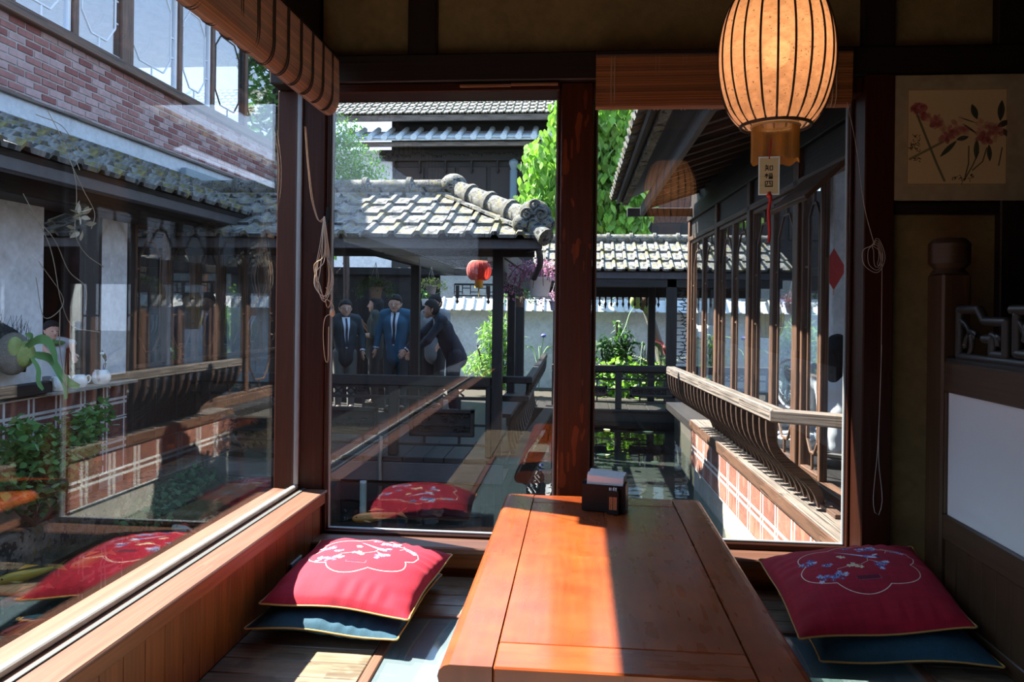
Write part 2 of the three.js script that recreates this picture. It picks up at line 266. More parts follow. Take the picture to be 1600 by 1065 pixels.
// ================================================================== TABLE
{
  const t = thing('low_table', 'glossy reddish brown wooden low table with a framed panel top', 'table', [0.104, 0, -2.366]);
  const tw = 0.4, tl = 0.755, top = 0.38;
  const tableTex = tex(1024, 1024, (u, v) => { const w = fbm(N2, u, v, 4, 4, 4), g = fbm(N1, u + w * 0.05, v, 64, 4, 3), c = fbm(N3, u + w * 0.03, v, 8, 16, 4), m = 0.80 + 0.10 * (g - 0.5) + 0.22 * (c - 0.5) + 0.10 * (w - 0.5); return [m * 1.08, m * (0.92 + 0.12 * w), m * 0.86]; }, true);
  const scr = tex(1024, 1024, (u, v) => 0.42 + 0.25 * (fbm(N1, u, v, 64, 8, 2) - 0.5) + 0.2 * (fbm(N2, u, v, 8, 16, 4) - 0.5), false);
  const tm = phy(lin(0.46, 0.112, 0.032), 0.3, { specularIntensity: 0.7, map: retile(tableTex, 1.3, 0.9), roughnessMap: retile(scr, 1.4, 1.0), bumpMap: retile(scr, 2.2, 2.2), bumpScale: 0.00008, clearcoat: 0.5, clearcoatRoughness: 0.13 }); tm.roughness = 0.75;
  const uvTop = (g) => { const p = g.attributes.position, u = g.attributes.uv; for (let i = 0; i < p.count; i++) u.setXY(i, p.getX(i), p.getZ(i)); return g; };
  const uvX = (g) => { const p = g.attributes.position, u = g.attributes.uv; for (let i = 0; i < p.count; i++) u.setXY(i, p.getZ(i) + 0.3, p.getX(i)); return g; };
  const gap = 0.0018;
  // bull-nosed frame boards round the panel
  const stile = (s) => { const p = []; const o = tw * s, i = 0.281 * s; const pts = []; for (let a = 0; a <= 6; a++) { const th = -Math.PI / 2 + Math.PI * a / 6; pts.push([o - s * 0.026 + s * Math.cos(th) * 0.026, top - 0.026 + Math.sin(th) * 0.026]); } pts.push([i, top], [i, top - 0.052]); if (s < 0) pts.reverse(); const g = new THREE.ExtrudeGeometry(new THREE.Shape(pts.map((q) => new THREE.Vector2(...q))), { depth: 2 * tl - 0.02, bevelEnabled: true, bevelSize: 0.0, bevelThickness: 0.01, bevelSegments: 2 }); g.translate(0, 0, -tl + 0.01); return uvTop(g); };
  part('stile', stile(-1), tm, t); part('stile', stile(1), tm, t);
  for (const s of [-1, 1]) part('rail', uvX(bx(-0.281 + gap, 0.281 - gap, top - 0.05, top - 0.0004, s > 0 ? 0.632 : -tl, s > 0 ? tl : -0.632, 0.004)), tm, t);
  part('top_panel', uvTop(bx(-0.281 + 0.003, 0.281 - 0.003, top - 0.04, top - 0.0008, -0.632 + gap, 0.632 - gap, 0.002)), tm, t);
  part('sub_top', bx(-0.36, 0.36, top - 0.068, top - 0.052, -0.72, 0.72, 0.004), M.frame, t);
  part('apron', [bx(-0.34, -0.318, 0.235, top - 0.068, -0.62, 0.62, 0.004), bx(0.318, 0.34, 0.235, top - 0.068, -0.62, 0.62, 0.004), bx(-0.28, 0.28, 0.235, top - 0.068, -0.70, -0.678, 0.004), bx(-0.28, 0.28, 0.235, top - 0.068, 0.678, 0.70, 0.004)], M.sill, t);
  for (const sx of [-1, 1]) for (const sz of [-1, 1]) {
    const pts = [[0, top - 0.068], [0.075, top - 0.068], [0.07, 0.2], [0.062, 0.06], [0.078, 0.0], [0.028, 0.0], [0.022, 0.06], [0.018, 0.2], [0.0, 0.25]];
    const g = extr(pts, 0.06, 0.003); g.translate(0, 0, -0.03); if (sx < 0) g.scale(-1, 1, 1); const idx = g.index; if (sx < 0) { const p = g.attributes.position, n = g.attributes.normal, q = p.array.slice(); for (let i = 0; i < p.count; i += 3) for (let k = 0; k < 3; k++) { q[(i + 1) * 3 + k] = p.array[(i + 2) * 3 + k]; q[(i + 2) * 3 + k] = p.array[(i + 1) * 3 + k]; } p.array.set(q); g.computeVertexNormals(); }
    g.translate(sx * 0.27, 0.0025, sz * 0.65); part('leg', g, M.sill, t);
  }
}
// napkin holder
{
  const o = thing('napkin_holder', 'black wooden napkin box with a small side pocket on the table', 'napkin holder', [0.108, 0.381, -2.925], -0.2);
  const m = phy(lin(0.012, 0.007, 0.006), 0.5, { map: woodGrain, specularIntensity: 0.6 });
  const w = 0.083, d = 0.042, h = 0.102;
  part('side_panel', bx(-w, w, 0, h, d - 0.006, d, 0.002), m, o); part('side_panel', bx(-w, w, 0, h, -d, -d + 0.006, 0.002), m, o);
  part('end_panel', bx(-w, -w + 0.006, 0, h + 0.006, -d + 0.006, d - 0.006, 0.002), m, o); part('end_panel', bx(w - 0.006, w, 0, h + 0.006, -d + 0.006, d - 0.006, 0.002), m, o);
  part('bottom', bx(-w + 0.006, w - 0.006, 0, 0.006, -d + 0.006, d - 0.006, 0.001), m, o);
  const p = part('pocket', [bx(0.018, 0.062, 0.0, 0.088, d + 0.022, d + 0.026, 0.001), bx(0.018, 0.022, 0, 0.088, d, d + 0.022, 0.001), bx(0.058, 0.062, 0, 0.088, d, d + 0.022, 0.001), bx(0.022, 0.058, 0, 0.004, d, d + 0.022, 0)], m, o);
  const c = document.createElement('canvas'); c.width = 96; c.height = 160; const x = c.getContext('2d');
  x.fillStyle = '#1a0d09'; x.fillRect(0, 0, 96, 160); x.fillStyle = '#c07546'; x.fillRect(4, 6, 38, 148); x.fillRect(50, 6, 42, 148);
  x.fillStyle = '#2a120a'; const r = rng(5); for (let k = 0; k < 9; k++) { x.fillRect(10 + r() * 6, 14 + k * 15, 10 + r() * 16, 3); x.fillRect(8 + r() * 12, 20 + k * 15, 4, 5); x.fillRect(56 + r() * 8, 12 + k * 16, 8 + r() * 18, 3); x.fillRect(58 + r() * 18, 17 + k * 16, 4, 6); }
  const ct = new THREE.CanvasTexture(c); ct.colorSpace = THREE.SRGBColorSpace;
  const lab = new THREE.PlaneGeometry(0.031, 0.052); lab.translate(0.041, 0.042, d + 0.0268); const lm = part('pocket_label', lab, std(0xffffff, 0.6, { map: ct }), p); lm.userData.label = 'orange printed label';
  const nap = thing('napkin_stack', 'white paper napkins stacked in the black napkin box', 'napkins', [0.108, 0.388, -2.925], -0.2);
  const nm = std(lin(0.86, 0.87, 0.88), 0.9, { bumpMap: retile(grit, 8, 8), bumpScale: 0.0006 }); const r2 = rng(9);
  for (let k = 0; k < 16; k++) { const g = bx(-0.07, 0.068, 0, 0.122 + 0.014 * (1 - k / 16) + r2() * 0.004, -0.0015, 0.0015, 0.0005); const q = part('napkin', g, nm, nap); q.position.set((r2() - 0.5) * 0.006, 0, -0.03 + k * 0.0038); q.rotation.z = -0.05 + (r2() - 0.5) * 0.02; }
  for (let k = 0; k < 6; k++) { const s = single('toothpick_packet', bx(-0.0015, 0.0015, 0, 0.088 + r2() * 0.008, -0.004, 0.004, 0.0005), nm, 'slim white toothpick packet in the side pocket of the napkin box', 'packet', 'toothpick packets'); const lx = 0.026 + k * 0.0055, lz = 0.042 + 0.011; s.position.set(0.108 + lx * Math.cos(-0.2) + lz * Math.sin(-0.2), 0.3855, -2.925 - lx * Math.sin(-0.2) + lz * Math.cos(-0.2)); s.rotation.y = -0.2; s.rotation.z = (r2() - 0.5) * 0.06; }
}

// ================================================================== CUSHIONS
function embroidery() {
  const c = document.createElement('canvas'); c.width = c.height = 1024; const x = c.getContext('2d'); const r = rng(3);
  x.fillStyle = '#ffffff'; x.fillRect(0, 0, 1024, 1024);
  const P = (u, v) => [(0.5 + (u - 0.49) * 1.12) * 1024, (1 - (0.535 + (v - 0.60) * 1.18)) * 1024];
  x.strokeStyle = '#e9dcc0'; x.lineWidth = 5; x.beginPath();
  for (let i = 0; i <= 240; i++) { const a = i / 240 * Math.PI * 2, k = 0.90 + 0.20 * Math.abs(Math.sin(a * 3 + 0.4)) ; const [px, py] = P(0.49 + 0.31 * k * Math.cos(a), 0.60 + 0.25 * k * Math.sin(a)); i ? x.lineTo(px, py) : x.moveTo(px, py); } x.stroke();
  const flower = (u, v, s, col, mid) => { const [px, py] = P(u, v); for (let k = 0; k < 5; k++) { const a = k * 1.2566 + r(); x.fillStyle = col; x.beginPath(); x.ellipse(px + Math.cos(a) * s, py + Math.sin(a) * s, s * 0.75, s * 0.5, a, 0, 7); x.fill(); } x.fillStyle = mid; x.beginPath(); x.arc(px, py, s * 0.4, 0, 7); x.fill(); };
  const blue = ['#3d4f9e', '#8fa3cf', '#c3cfe6', '#2c3a7c', '#6f86c2'];
  const clump = (u, v, n, ru, rv) => { for (let k = 0; k < n; k++) flower(u + (r() - 0.5) * 2 * ru, v + (r() - 0.5) * 2 * rv, 7 + r() * 5, blue[(r() * 5) | 0], '#e4e8ef'); };
  clump(0.60, 0.80, 26, 0.055, 0.035); clump(0.50, 0.83, 6, 0.02, 0.015); clump(0.235, 0.67, 16, 0.04, 0.03); clump(0.30, 0.47, 22, 0.06, 0.035); clump(0.38, 0.505, 8, 0.03, 0.02); clump(0.33, 0.60, 6, 0.025, 0.015); clump(0.62, 0.585, 10, 0.05, 0.02); clump(0.60, 0.535, 4, 0.015, 0.01); clump(0.745, 0.735, 6, 0.03, 0.02);
  for (const [u, v] of [[0.47, 0.575], [0.44, 0.58], [0.49, 0.56], [0.46, 0.595], [0.43, 0.69], [0.42, 0.70]]) flower(u, v, 13, '#e7dcb4', '#caa24a');
  x.strokeStyle = '#d9cfae'; x.lineWidth = 3; for (const l of [[[0.56, 0.66], [0.55, 0.62], [0.50, 0.585], [0.44, 0.58], [0.36, 0.55]], [[0.68, 0.80], [0.71, 0.75], [0.76, 0.72]], [[0.70, 0.76], [0.68, 0.72]], [[0.56, 0.63], [0.60, 0.60], [0.66, 0.59]]]) { x.beginPath(); l.forEach((q, i) => (i ? x.lineTo(...P(...q)) : x.moveTo(...P(...q)))); x.stroke(); }
  // little bird with a long tail
  x.fillStyle = '#b9cdec'; x.beginPath(); x.moveTo(...P(0.41, 0.775)); x.lineTo(...P(0.55, 0.695)); x.lineTo(...P(0.54, 0.68)); x.closePath(); x.fill();
  x.fillStyle = '#5f8fd0'; x.beginPath(); x.ellipse(...P(0.58, 0.675), 44, 22, 0.35, 0, 7); x.fill();
  x.fillStyle = '#eef2f7'; x.beginPath(); x.ellipse(...P(0.59, 0.664), 30, 12, 0.35, 0, 7); x.fill();
  x.fillStyle = '#16204a'; x.beginPath(); x.arc(...P(0.625, 0.667), 15, 0, 7); x.fill();
  x.fillStyle = '#dfe6f2'; x.beginPath(); x.ellipse(...P(0.615, 0.70), 26, 9, -0.6, 0, 7); x.fill();
  // seal
  x.fillStyle = '#6c1024'; x.fillRect(...P(0.44, 0.468), 135, 38); x.strokeStyle = '#1b1c4a'; x.lineWidth = 3; x.strokeRect(...P(0.44, 0.468), 135, 38);
  for (let k = 0; k < 16; k++) { const a = P(0.445 + r() * 0.12, 0.465 - r() * 0.03); x.beginPath(); x.moveTo(...a); x.lineTo(a[0] + (r() - 0.5) * 40, a[1] + (r() - 0.5) * 20); x.stroke(); }
  const t = new THREE.CanvasTexture(c); t.colorSpace = THREE.SRGBColorSpace; return t;
}
// the red cloth and the embroidery share one map: base cloth tone where nothing is stitched
const redMap = (() => { const e = embroidery(), src = e.image.getContext('2d'), im = src.getImageData(0, 0, 1024, 1024), d = im.data; const base = [170, 17, 47];
  for (let i = 0; i < 1024 * 1024; i++) { const u = (i % 1024) / 1024, v = ((i / 1024) | 0) / 1024; const k = 0.9 + 0.2 * (0.5 * fbm(N1, u, v, 64, 8, 1) + 0.5 * fbm(N2, u, v, 8, 64, 1));
    const w = (d[i * 4] > 250 && d[i * 4 + 1] > 250 && d[i * 4 + 2] > 250); if (w) { d[i * 4] = base[0] * k; d[i * 4 + 1] = base[1] * k; d[i * 4 + 2] = base[2] * k; } }
  src.putImageData(im, 0, 0); e.needsUpdate = true; return e; })();
const redFabric = phy(0xffffff, 0.85, { map: redMap, bumpMap: retile(weave, 3, 3), bumpScale: 0.0006, sheen: 0.3, sheenColor: lin(0.6, 0.1, 0.15), sheenRoughness: 0.6 });
const redPlain = phy(lin(0.39, 0.006, 0.042), 0.85, { bumpMap: retile(weave, 3, 3), bumpScale: 0.0006 });
const blueFabric = phy(lin(0.022, 0.10, 0.16), 0.85, { bumpMap: retile(weave, 3, 3), bumpScale: 0.0008, map: retile(mottle, 2, 2) });
const piping = std(lin(0.62, 0.36, 0.10), 0.6);
// corners: near-left, near-right, far-right, far-left as [x, y, z] of the seam
function cushion(name, label, group, corners, up, down, mat, under, seed, wrinkle = 1) {
  const [a, b, c, d] = corners.map((q) => V(...q)), ctr = a.clone().add(b).add(c).add(d).multiplyScalar(0.25); ctr.y = Math.min(a.y, b.y, c.y, d.y) - down;
  const o = thing(name, label, 'cushion', ctr.toArray(), 0, group); const n = 48, r = rng(seed), ph = [r() * 6, r() * 6, r() * 6, r() * 6];
  const seam = (u, v) => { const p = a.clone().multiplyScalar((1 - u) * (1 - v)).addScaledVector(b, u * (1 - v)).addScaledVector(c, u * v).addScaledVector(d, (1 - u) * v);
    const e = 0.035; const mid = a.clone().add(b).add(c).add(d).multiplyScalar(0.25); const su = 2 * u - 1, sv = 2 * v - 1; const pin = 1 - e * ((1 - sv * sv) * Math.pow(Math.abs(su), 4) + (1 - su * su) * Math.pow(Math.abs(sv), 4)); const dx = p.x - mid.x, dz = p.z - mid.z; p.x = mid.x + dx * pin; p.z = mid.z + dz * pin;
    p.y += 0.006 * Math.sin(u * 7 + ph[0]) * (1 - v) + 0.004 * Math.sin(v * 9 + ph[1]); return p; };
  const face = (sgn, hgt) => { const P = [], UV = [], I = [];
    for (let j = 0; j <= n; j++) for (let i = 0; i <= n; i++) { const u = i / n, v = j / n, su = 2 * u - 1, sv = 2 * v - 1, p = seam(u, v);
      const prof = Math.pow(Math.max(0, 1 - Math.pow(Math.abs(su), 2.6)), 0.55) * Math.pow(Math.max(0, 1 - Math.pow(Math.abs(sv), 2.6)), 0.55);
      const edge = Math.max(Math.abs(su), Math.abs(sv)); const along = Math.abs(su) > Math.abs(sv) ? v : u; const pl = wrinkle * 0.22 * Math.sin(along * 46 + ph[2] + 3 * Math.sin(along * 9)) * Math.max(0, edge - 0.62) * (1 - Math.pow(edge, 8)) * 2;
      const big = wrinkle * 0.08 * (fbm(N2, u * 0.5 + ph[3] * 0.1, v * 0.5, 8, 8, 3) - 0.5);
      p.y += sgn * hgt * (prof * (1 + big) + pl * prof); P.push(p.x - ctr.x, p.y - ctr.y, p.z - ctr.z); UV.push(u, v); }
    for (let j = 0; j < n; j++) for (let i = 0; i < n; i++) { const k = j * (n + 1) + i; if (sgn > 0) I.push(k, k + 1, k + n + 2, k, k + n + 2, k + n + 1); else I.push(k, k + n + 2, k + 1, k, k + n + 1, k + n + 2); }
    const g = new THREE.BufferGeometry(); g.setAttribute('position', new THREE.Float32BufferAttribute(P, 3)); g.setAttribute('uv', new THREE.Float32BufferAttribute(UV, 2)); g.setIndex(I); g.computeVertexNormals(); return g; };
  part('cover_top', face(1, up), mat, o); part('cover_underside', face(-1, down), under, o);
  const loop = []; for (let k = 0; k < 80; k++) { const s = k / 20, e = Math.floor(s), f = s - e; const p = seam(...[[f, 0], [1, f], [1 - f, 1], [0, 1 - f]][e]); loop.push([p.x - ctr.x, p.y - ctr.y, p.z - ctr.z]); }
  part('piping', tube(loop, 0.0032, 240, 5, true), piping, o).userData.label = 'thin golden piping';
  return o;
}
cushion('floor_cushion', 'dark blue cushion under the red cushion by the plank panelling', 'plain blue cushions', [[-1.112, 0.058, -2.46], [-0.585, 0.05, -2.445], [-0.55, 0.055, -3.07], [-1.118, 0.055, -3.12]], 0.052, 0.046, blueFabric, blueFabric, 4, 1.6);
cushion('floor_cushion', 'sunlit red embroidered cushion by the plank panelling', 'red embroidered cushions', [[-1.085, 0.132, -2.515], [-0.555, 0.118, -2.475], [-0.51, 0.128, -3.08], [-1.09, 0.14, -3.16]], 0.080, 0.022, redFabric, redPlain, 5);
cushion('floor_cushion', 'teal blue cushion under the red cushion by the bench', 'plain blue cushions', [[0.775, 0.045, -2.47], [1.345, 0.045, -2.50], [1.345, 0.05, -3.05], [0.79, 0.05, -3.02]], 0.062, 0.038, blueFabric, blueFabric, 6, 0.5);
cushion('floor_cushion', 'red embroidered cushion in shade by the bench', 'red embroidered cushions', [[0.708, 0.112, -2.465], [1.298, 0.13, -2.575], [1.335, 0.215, -3.15], [0.722, 0.165, -3.07]], 0.085, 0.03, redFabric, redPlain, 8, 0.8);

// ================================================================== BENCH BACK ON THE RIGHT
{
  const X = 1.365, o = thing('wooden_settle', 'high backed wooden settle with white cloth panel and carved crest', 'settle', [X, 0, 0]);
  const z0 = -2.95, z1 = 1.6;
  part('post', (() => { const oct = (w, h0, h1) => { const g = new THREE.CylinderGeometry(w, w, h1 - h0, 8); g.rotateY(Math.PI / 8); g.translate(0, (h0 + h1) / 2, 0); return g; };
    const neck = (w0, w1, h0, h1) => { const g = new THREE.CylinderGeometry(w1, w0, h1 - h0, 8); g.rotateY(Math.PI / 8); g.translate(0, (h0 + h1) / 2, 0); return g; };
    return [bx(-0.052, 0.052, 0.002, 1.30, -0.065, 0.065, 0.008, 1), neck(0.066, 0.052, 1.30, 1.318), neck(0.052, 0.072, 1.318, 1.34), oct(0.072, 1.34, 1.415), neck(0.072, 0.055, 1.415, 1.435)].map((g) => g.translate(0.04, 0, -3.02)); })(), M.bench, o);
  const pl = [0, 1, 2].map(() => bx(0.004, 0.03, 0.06, 0.315, 0.0014, 0.0851, 0.0015, 1));
  for (let k = 0; k < 53; k++) part('plank', pl[k % 3], M.bench, o).position.z = z0 + k * 0.0865;
  part('plinth', bx(0, 0.035, 0.002, 0.06, z0, z1, 0.004), M.bench, o);
  part('lower_rail', bx(-0.008, 0.04, 0.31, 0.405, z0, z1, 0.006), M.bench, o);
  part('upper_rail', bx(-0.008, 0.04, 0.858, 0.972, z0, z1, 0.006), M.bench, o);
  for (const [a, b] of [[z0, z0 + 0.016], [-0.75, -0.66], [z1 - 0.08, z1]]) part('stile', bx(-0.006, 0.04, 0.405, 0.858, a, b, 0.004), M.bench, o);
  part('cloth_panel', bx(0.004, 0.03, 0.400, 0.862, z0 + 0.014, -0.745, 0.003), M.linen, o).userData.label = 'white ribbed cloth panel';
  part('cloth_panel', bx(0.004, 0.03, 0.400, 0.862, -0.665, z1 - 0.075, 0.003), M.linen, o).userData.label = 'white ribbed cloth panel';
  // carved openwork crest: stepped scroll bars with leaves
  const y0 = 0.974, g = [], q = (a, b, r = 0.016) => g.push(rod([0.016, a[1], a[0]], [0.016, b[1], b[0]], r, r, 8), sph(r, 0.016, b[1], b[0], 1, 1, 1, 8));
  const run = (pts, s, off) => { for (let i = 1; i < pts.length; i++) q([off + s * pts[i - 1][0], y0 + pts[i - 1][1]], [off + s * pts[i][0], y0 + pts[i][1]]); };
  const leaf = (z, y, a, l) => { const p = []; for (let i = 0; i <= 6; i++) { const t = i / 6; p.push([0.016, y + Math.sin(a + t * 1.2) * l * t, z + Math.cos(a + t * 1.2) * l * t]); } const t2 = tube(p, 0.011, 8, 5); g.push(t2, sph(0.016, ...p[3], 0.6, 1, 1.6, 8), sph(0.012, ...p[6], 1, 1, 1, 8)); };
  for (let m = 0; m < 5; m++) { const off = -2.88 + m * 0.62;
    run([[0, 0.02], [0, 0.19], [0.13, 0.19], [0.17, 0.15], [0.30, 0.15], [0.30, 0.04], [0.22, 0.04], [0.22, 0.09], [0.17, 0.09]], 1, off); run([[0, 0.02], [0.6, 0.02]], 1, off); run([[0.33, 0.19], [0.46, 0.19], [0.46, 0.05], [0.36, 0.05], [0.36, 0.17]], 1, off);
    leaf(off + 0.07, y0 + 0.03, 0.8, 0.13); leaf(off + 0.12, y0 + 0.10, 2.4, 0.09); leaf(off + 0.40, y0 + 0.09, 1.0, 0.08); leaf(off + 0.52, y0 + 0.03, 1.4, 0.11); leaf(off + 0.25, y0 + 0.07, 1.2, 0.05); }
  g.push(bx(0.0, 0.032, 0.970, 0.985, z0, z1, 0.003));
  part('carved_crest', g, M.carve, o).userData.label = 'black carved scrollwork crest';
}
// ================================================================== FRAMED PAINTING
{
  const o = thing('framed_painting', 'cream mounted brush painting of pink flowers and dark leaves on the wall', 'painting', [1.525, 1.604, -3.186]);
  part('mount', bx(-0.325, 0.32, 0, 0.505, -0.002, 0.012, 0.003), std(lin(0.50, 0.42, 0.27), 0.9, { map: mottle }), o);
  const c = document.createElement('canvas'); c.width = c.height = 768; const x = c.getContext('2d'), r = rng(12), S = 768;
  x.fillStyle = '#cfb98c'; x.fillRect(0, 0, S, S); x.globalAlpha = 0.08; for (let k = 0; k < 3000; k++) { x.fillStyle = r() < 0.5 ? '#a58c5a' : '#efe0b8'; x.fillRect(r() * S, r() * S, 3 + r() * 8, 2 + r() * 4); } x.globalAlpha = 1;
  x.strokeStyle = '#6d5c38'; x.lineWidth = 4; x.strokeRect(4, 4, S - 8, S - 8);
  const stroke = (pts, w, col, al = 0.8) => { x.globalAlpha = al; x.strokeStyle = col; x.lineCap = 'round'; for (let k = 0; k < 3; k++) { x.lineWidth = w * (1 - k * 0.28); x.beginPath(); pts.forEach((p, i) => (i ? x.lineTo(p[0] * S + (r() - .5) * 3, p[1] * S + (r() - .5) * 3) : x.moveTo(p[0] * S, p[1] * S))); x.stroke(); } x.globalAlpha = 1; };
  stroke([[0.03, 0.73], [0.2, 0.64], [0.36, 0.55]], 22, '#6b6a4c', 0.5); stroke([[0.08, 0.22], [0.15, 0.40], [0.23, 0.60], [0.30, 0.78], [0.38, 0.96]], 20, '#5c6046', 0.6);
  for (const p of [[[0.58, 0.95], [0.66, 0.80], [0.72, 0.66]], [[0.58, 0.95], [0.62, 0.78], [0.62, 0.60]], [[0.66, 0.85], [0.76, 0.76], [0.80, 0.62]], [[0.92, 0.80], [0.95, 0.62]]]) stroke(p, 11, '#4f4a34', 0.6);
  const leaf = (u, v, l, w, a, col) => { x.save(); x.translate(u * S, v * S); x.rotate(a); x.globalAlpha = 0.85; x.fillStyle = col; x.beginPath(); x.moveTo(0, 0); x.quadraticCurveTo(l * 0.5 * S, -w * S, l * S, 0); x.quadraticCurveTo(l * 0.5 * S, w * S, 0, 0); x.fill(); x.strokeStyle = '#141a12'; x.lineWidth = 2; x.beginPath(); x.moveTo(0, 0); x.lineTo(l * S, 0); x.stroke(); x.restore(); };
  for (const l of [[0.70, 0.32, 0.17, 0.065, -1.9], [0.93, 0.34, 0.22, 0.07, -1.5], [0.90, 0.40, 0.14, 0.06, -0.5], [0.50, 0.54, 0.24, 0.05, 2.35], [0.70, 0.52, 0.22, 0.055, 1.6], [0.82, 0.58, 0.18, 0.05, 1.5], [0.62, 0.50, 0.13, 0.05, 2.9], [0.70, 0.47, 0.18, 0.02, -2.5], [0.70, 0.36, 0.2, 0.012, -2.8], [0.96, 0.42, 0.1, 0.05, 1.0]]) leaf(...l, ['#26332a', '#303c30', '#1d2620'][(r() * 3) | 0]);
  const bloom = (u, v, s, al = 0.75) => { for (let k = 0; k < 26; k++) { const a = r() * 7, d = s * Math.sqrt(r()); x.globalAlpha = al * (0.3 + r() * 0.5); x.fillStyle = ['#a8605c', '#7c2f34', '#c28a7c', '#8f4446'][(r() * 4) | 0]; x.beginPath(); x.ellipse((u + Math.cos(a) * d) * S, (v + Math.sin(a) * d) * S, 18 + r() * 16, 12 + r() * 10, a, 0, 7); x.fill(); } x.globalAlpha = 1; };
  bloom(0.38, 0.46, 0.085); bloom(0.29, 0.34, 0.05); bloom(0.52, 0.40, 0.09, 0.5); bloom(0.77, 0.50, 0.075); bloom(0.80, 0.40, 0.1, 0.45); bloom(0.90, 0.46, 0.07, 0.4); bloom(0.09, 0.20, 0.04); bloom(0.17, 0.27, 0.035); bloom(0.15, 0.19, 0.03);
  // short column of brushed writing
  const ch = (u, v, s) => { x.strokeStyle = '#17130d'; x.lineWidth = 4; for (let k = 0; k < 7; k++) { x.beginPath(); const a = u * S + (r() - .5) * s, b = v * S + (r() - .5) * s; x.moveTo(a, b); x.quadraticCurveTo(a + (r() - .5) * s, b + (r() - .5) * s, a + (r() - .5) * s * 1.1, b + (r() - .5) * s); x.stroke(); } };
  ch(0.10, 0.50, 46); ch(0.10, 0.57, 30); ch(0.095, 0.63, 34); ch(0.10, 0.74, 44); ch(0.05, 0.57, 26); ch(0.05, 0.61, 34); ch(0.58, 0.96, 60); ch(0.48, 0.94, 30); ch(0.66, 0.91, 30);
  const t = new THREE.CanvasTexture(c); t.colorSpace = THREE.SRGBColorSpace;
  const pg = new THREE.PlaneGeometry(0.382, 0.383); pg.translate(-0.025, 0.254, 0.0126); part('picture', pg, std(0xffffff, 0.9, { map: t }), o);
}
// ================================================================== LANTERN
function lantern(name, label, pos, r, hgt, matPaper, ribs, o2 = {}) {
  const o = thing(name, label, 'lantern', pos, 0);
  const prof = (k) => { const y = k * 2 - 1; return Math.pow(Math.max(0, 1 - Math.pow(Math.abs(y), 2.8)), 0.5); };
  const pts = []; for (let i = 0; i <= 40; i++) { const k = i / 40; pts.push([Math.max(r * prof(k) * (1 - 0), r * 0.40), hgt * k]); }
  // keep the necks open
  const body = []; for (let i = 0; i <= 40; i++) { const k = 0.02 + 0.96 * i / 40; body.push([r * (0.40 + 0.60 * Math.pow(Math.sin(Math.PI * k), 0.40)), hgt * i / 40]); }
  const g = lathe(body, ribs * 2); { const p = g.attributes.position; for (let i = 0; i < p.count; i++) { const a = Math.atan2(p.getZ(i), p.getX(i)), q = 1 - 0.012 * Math.abs(Math.sin(a * ribs / 2)); p.setX(i, p.getX(i) * q); p.setZ(i, p.getZ(i) * q); } g.computeVertexNormals(); }
  part('paper_shade', g, matPaper, o);
  for (let k = 0; k < ribs; k++) { const a = (k + 0.25) / ribs * Math.PI * 2; part('rib', tube(body.filter((_, i) => i % 4 === 0).map(([q, y]) => [Math.cos(a) * q * 0.999, y, Math.sin(a) * q * 0.999]), 0.0030, 20, 4), o2.rib, o); }
  for (const [k, y] of [[0, 0], [40, hgt]]) part('rim', new THREE.TorusGeometry(body[k][0], 0.005, 6, 32).rotateX(Math.PI / 2).translate(0, y, 0), o2.rim, o);
  return o;
}
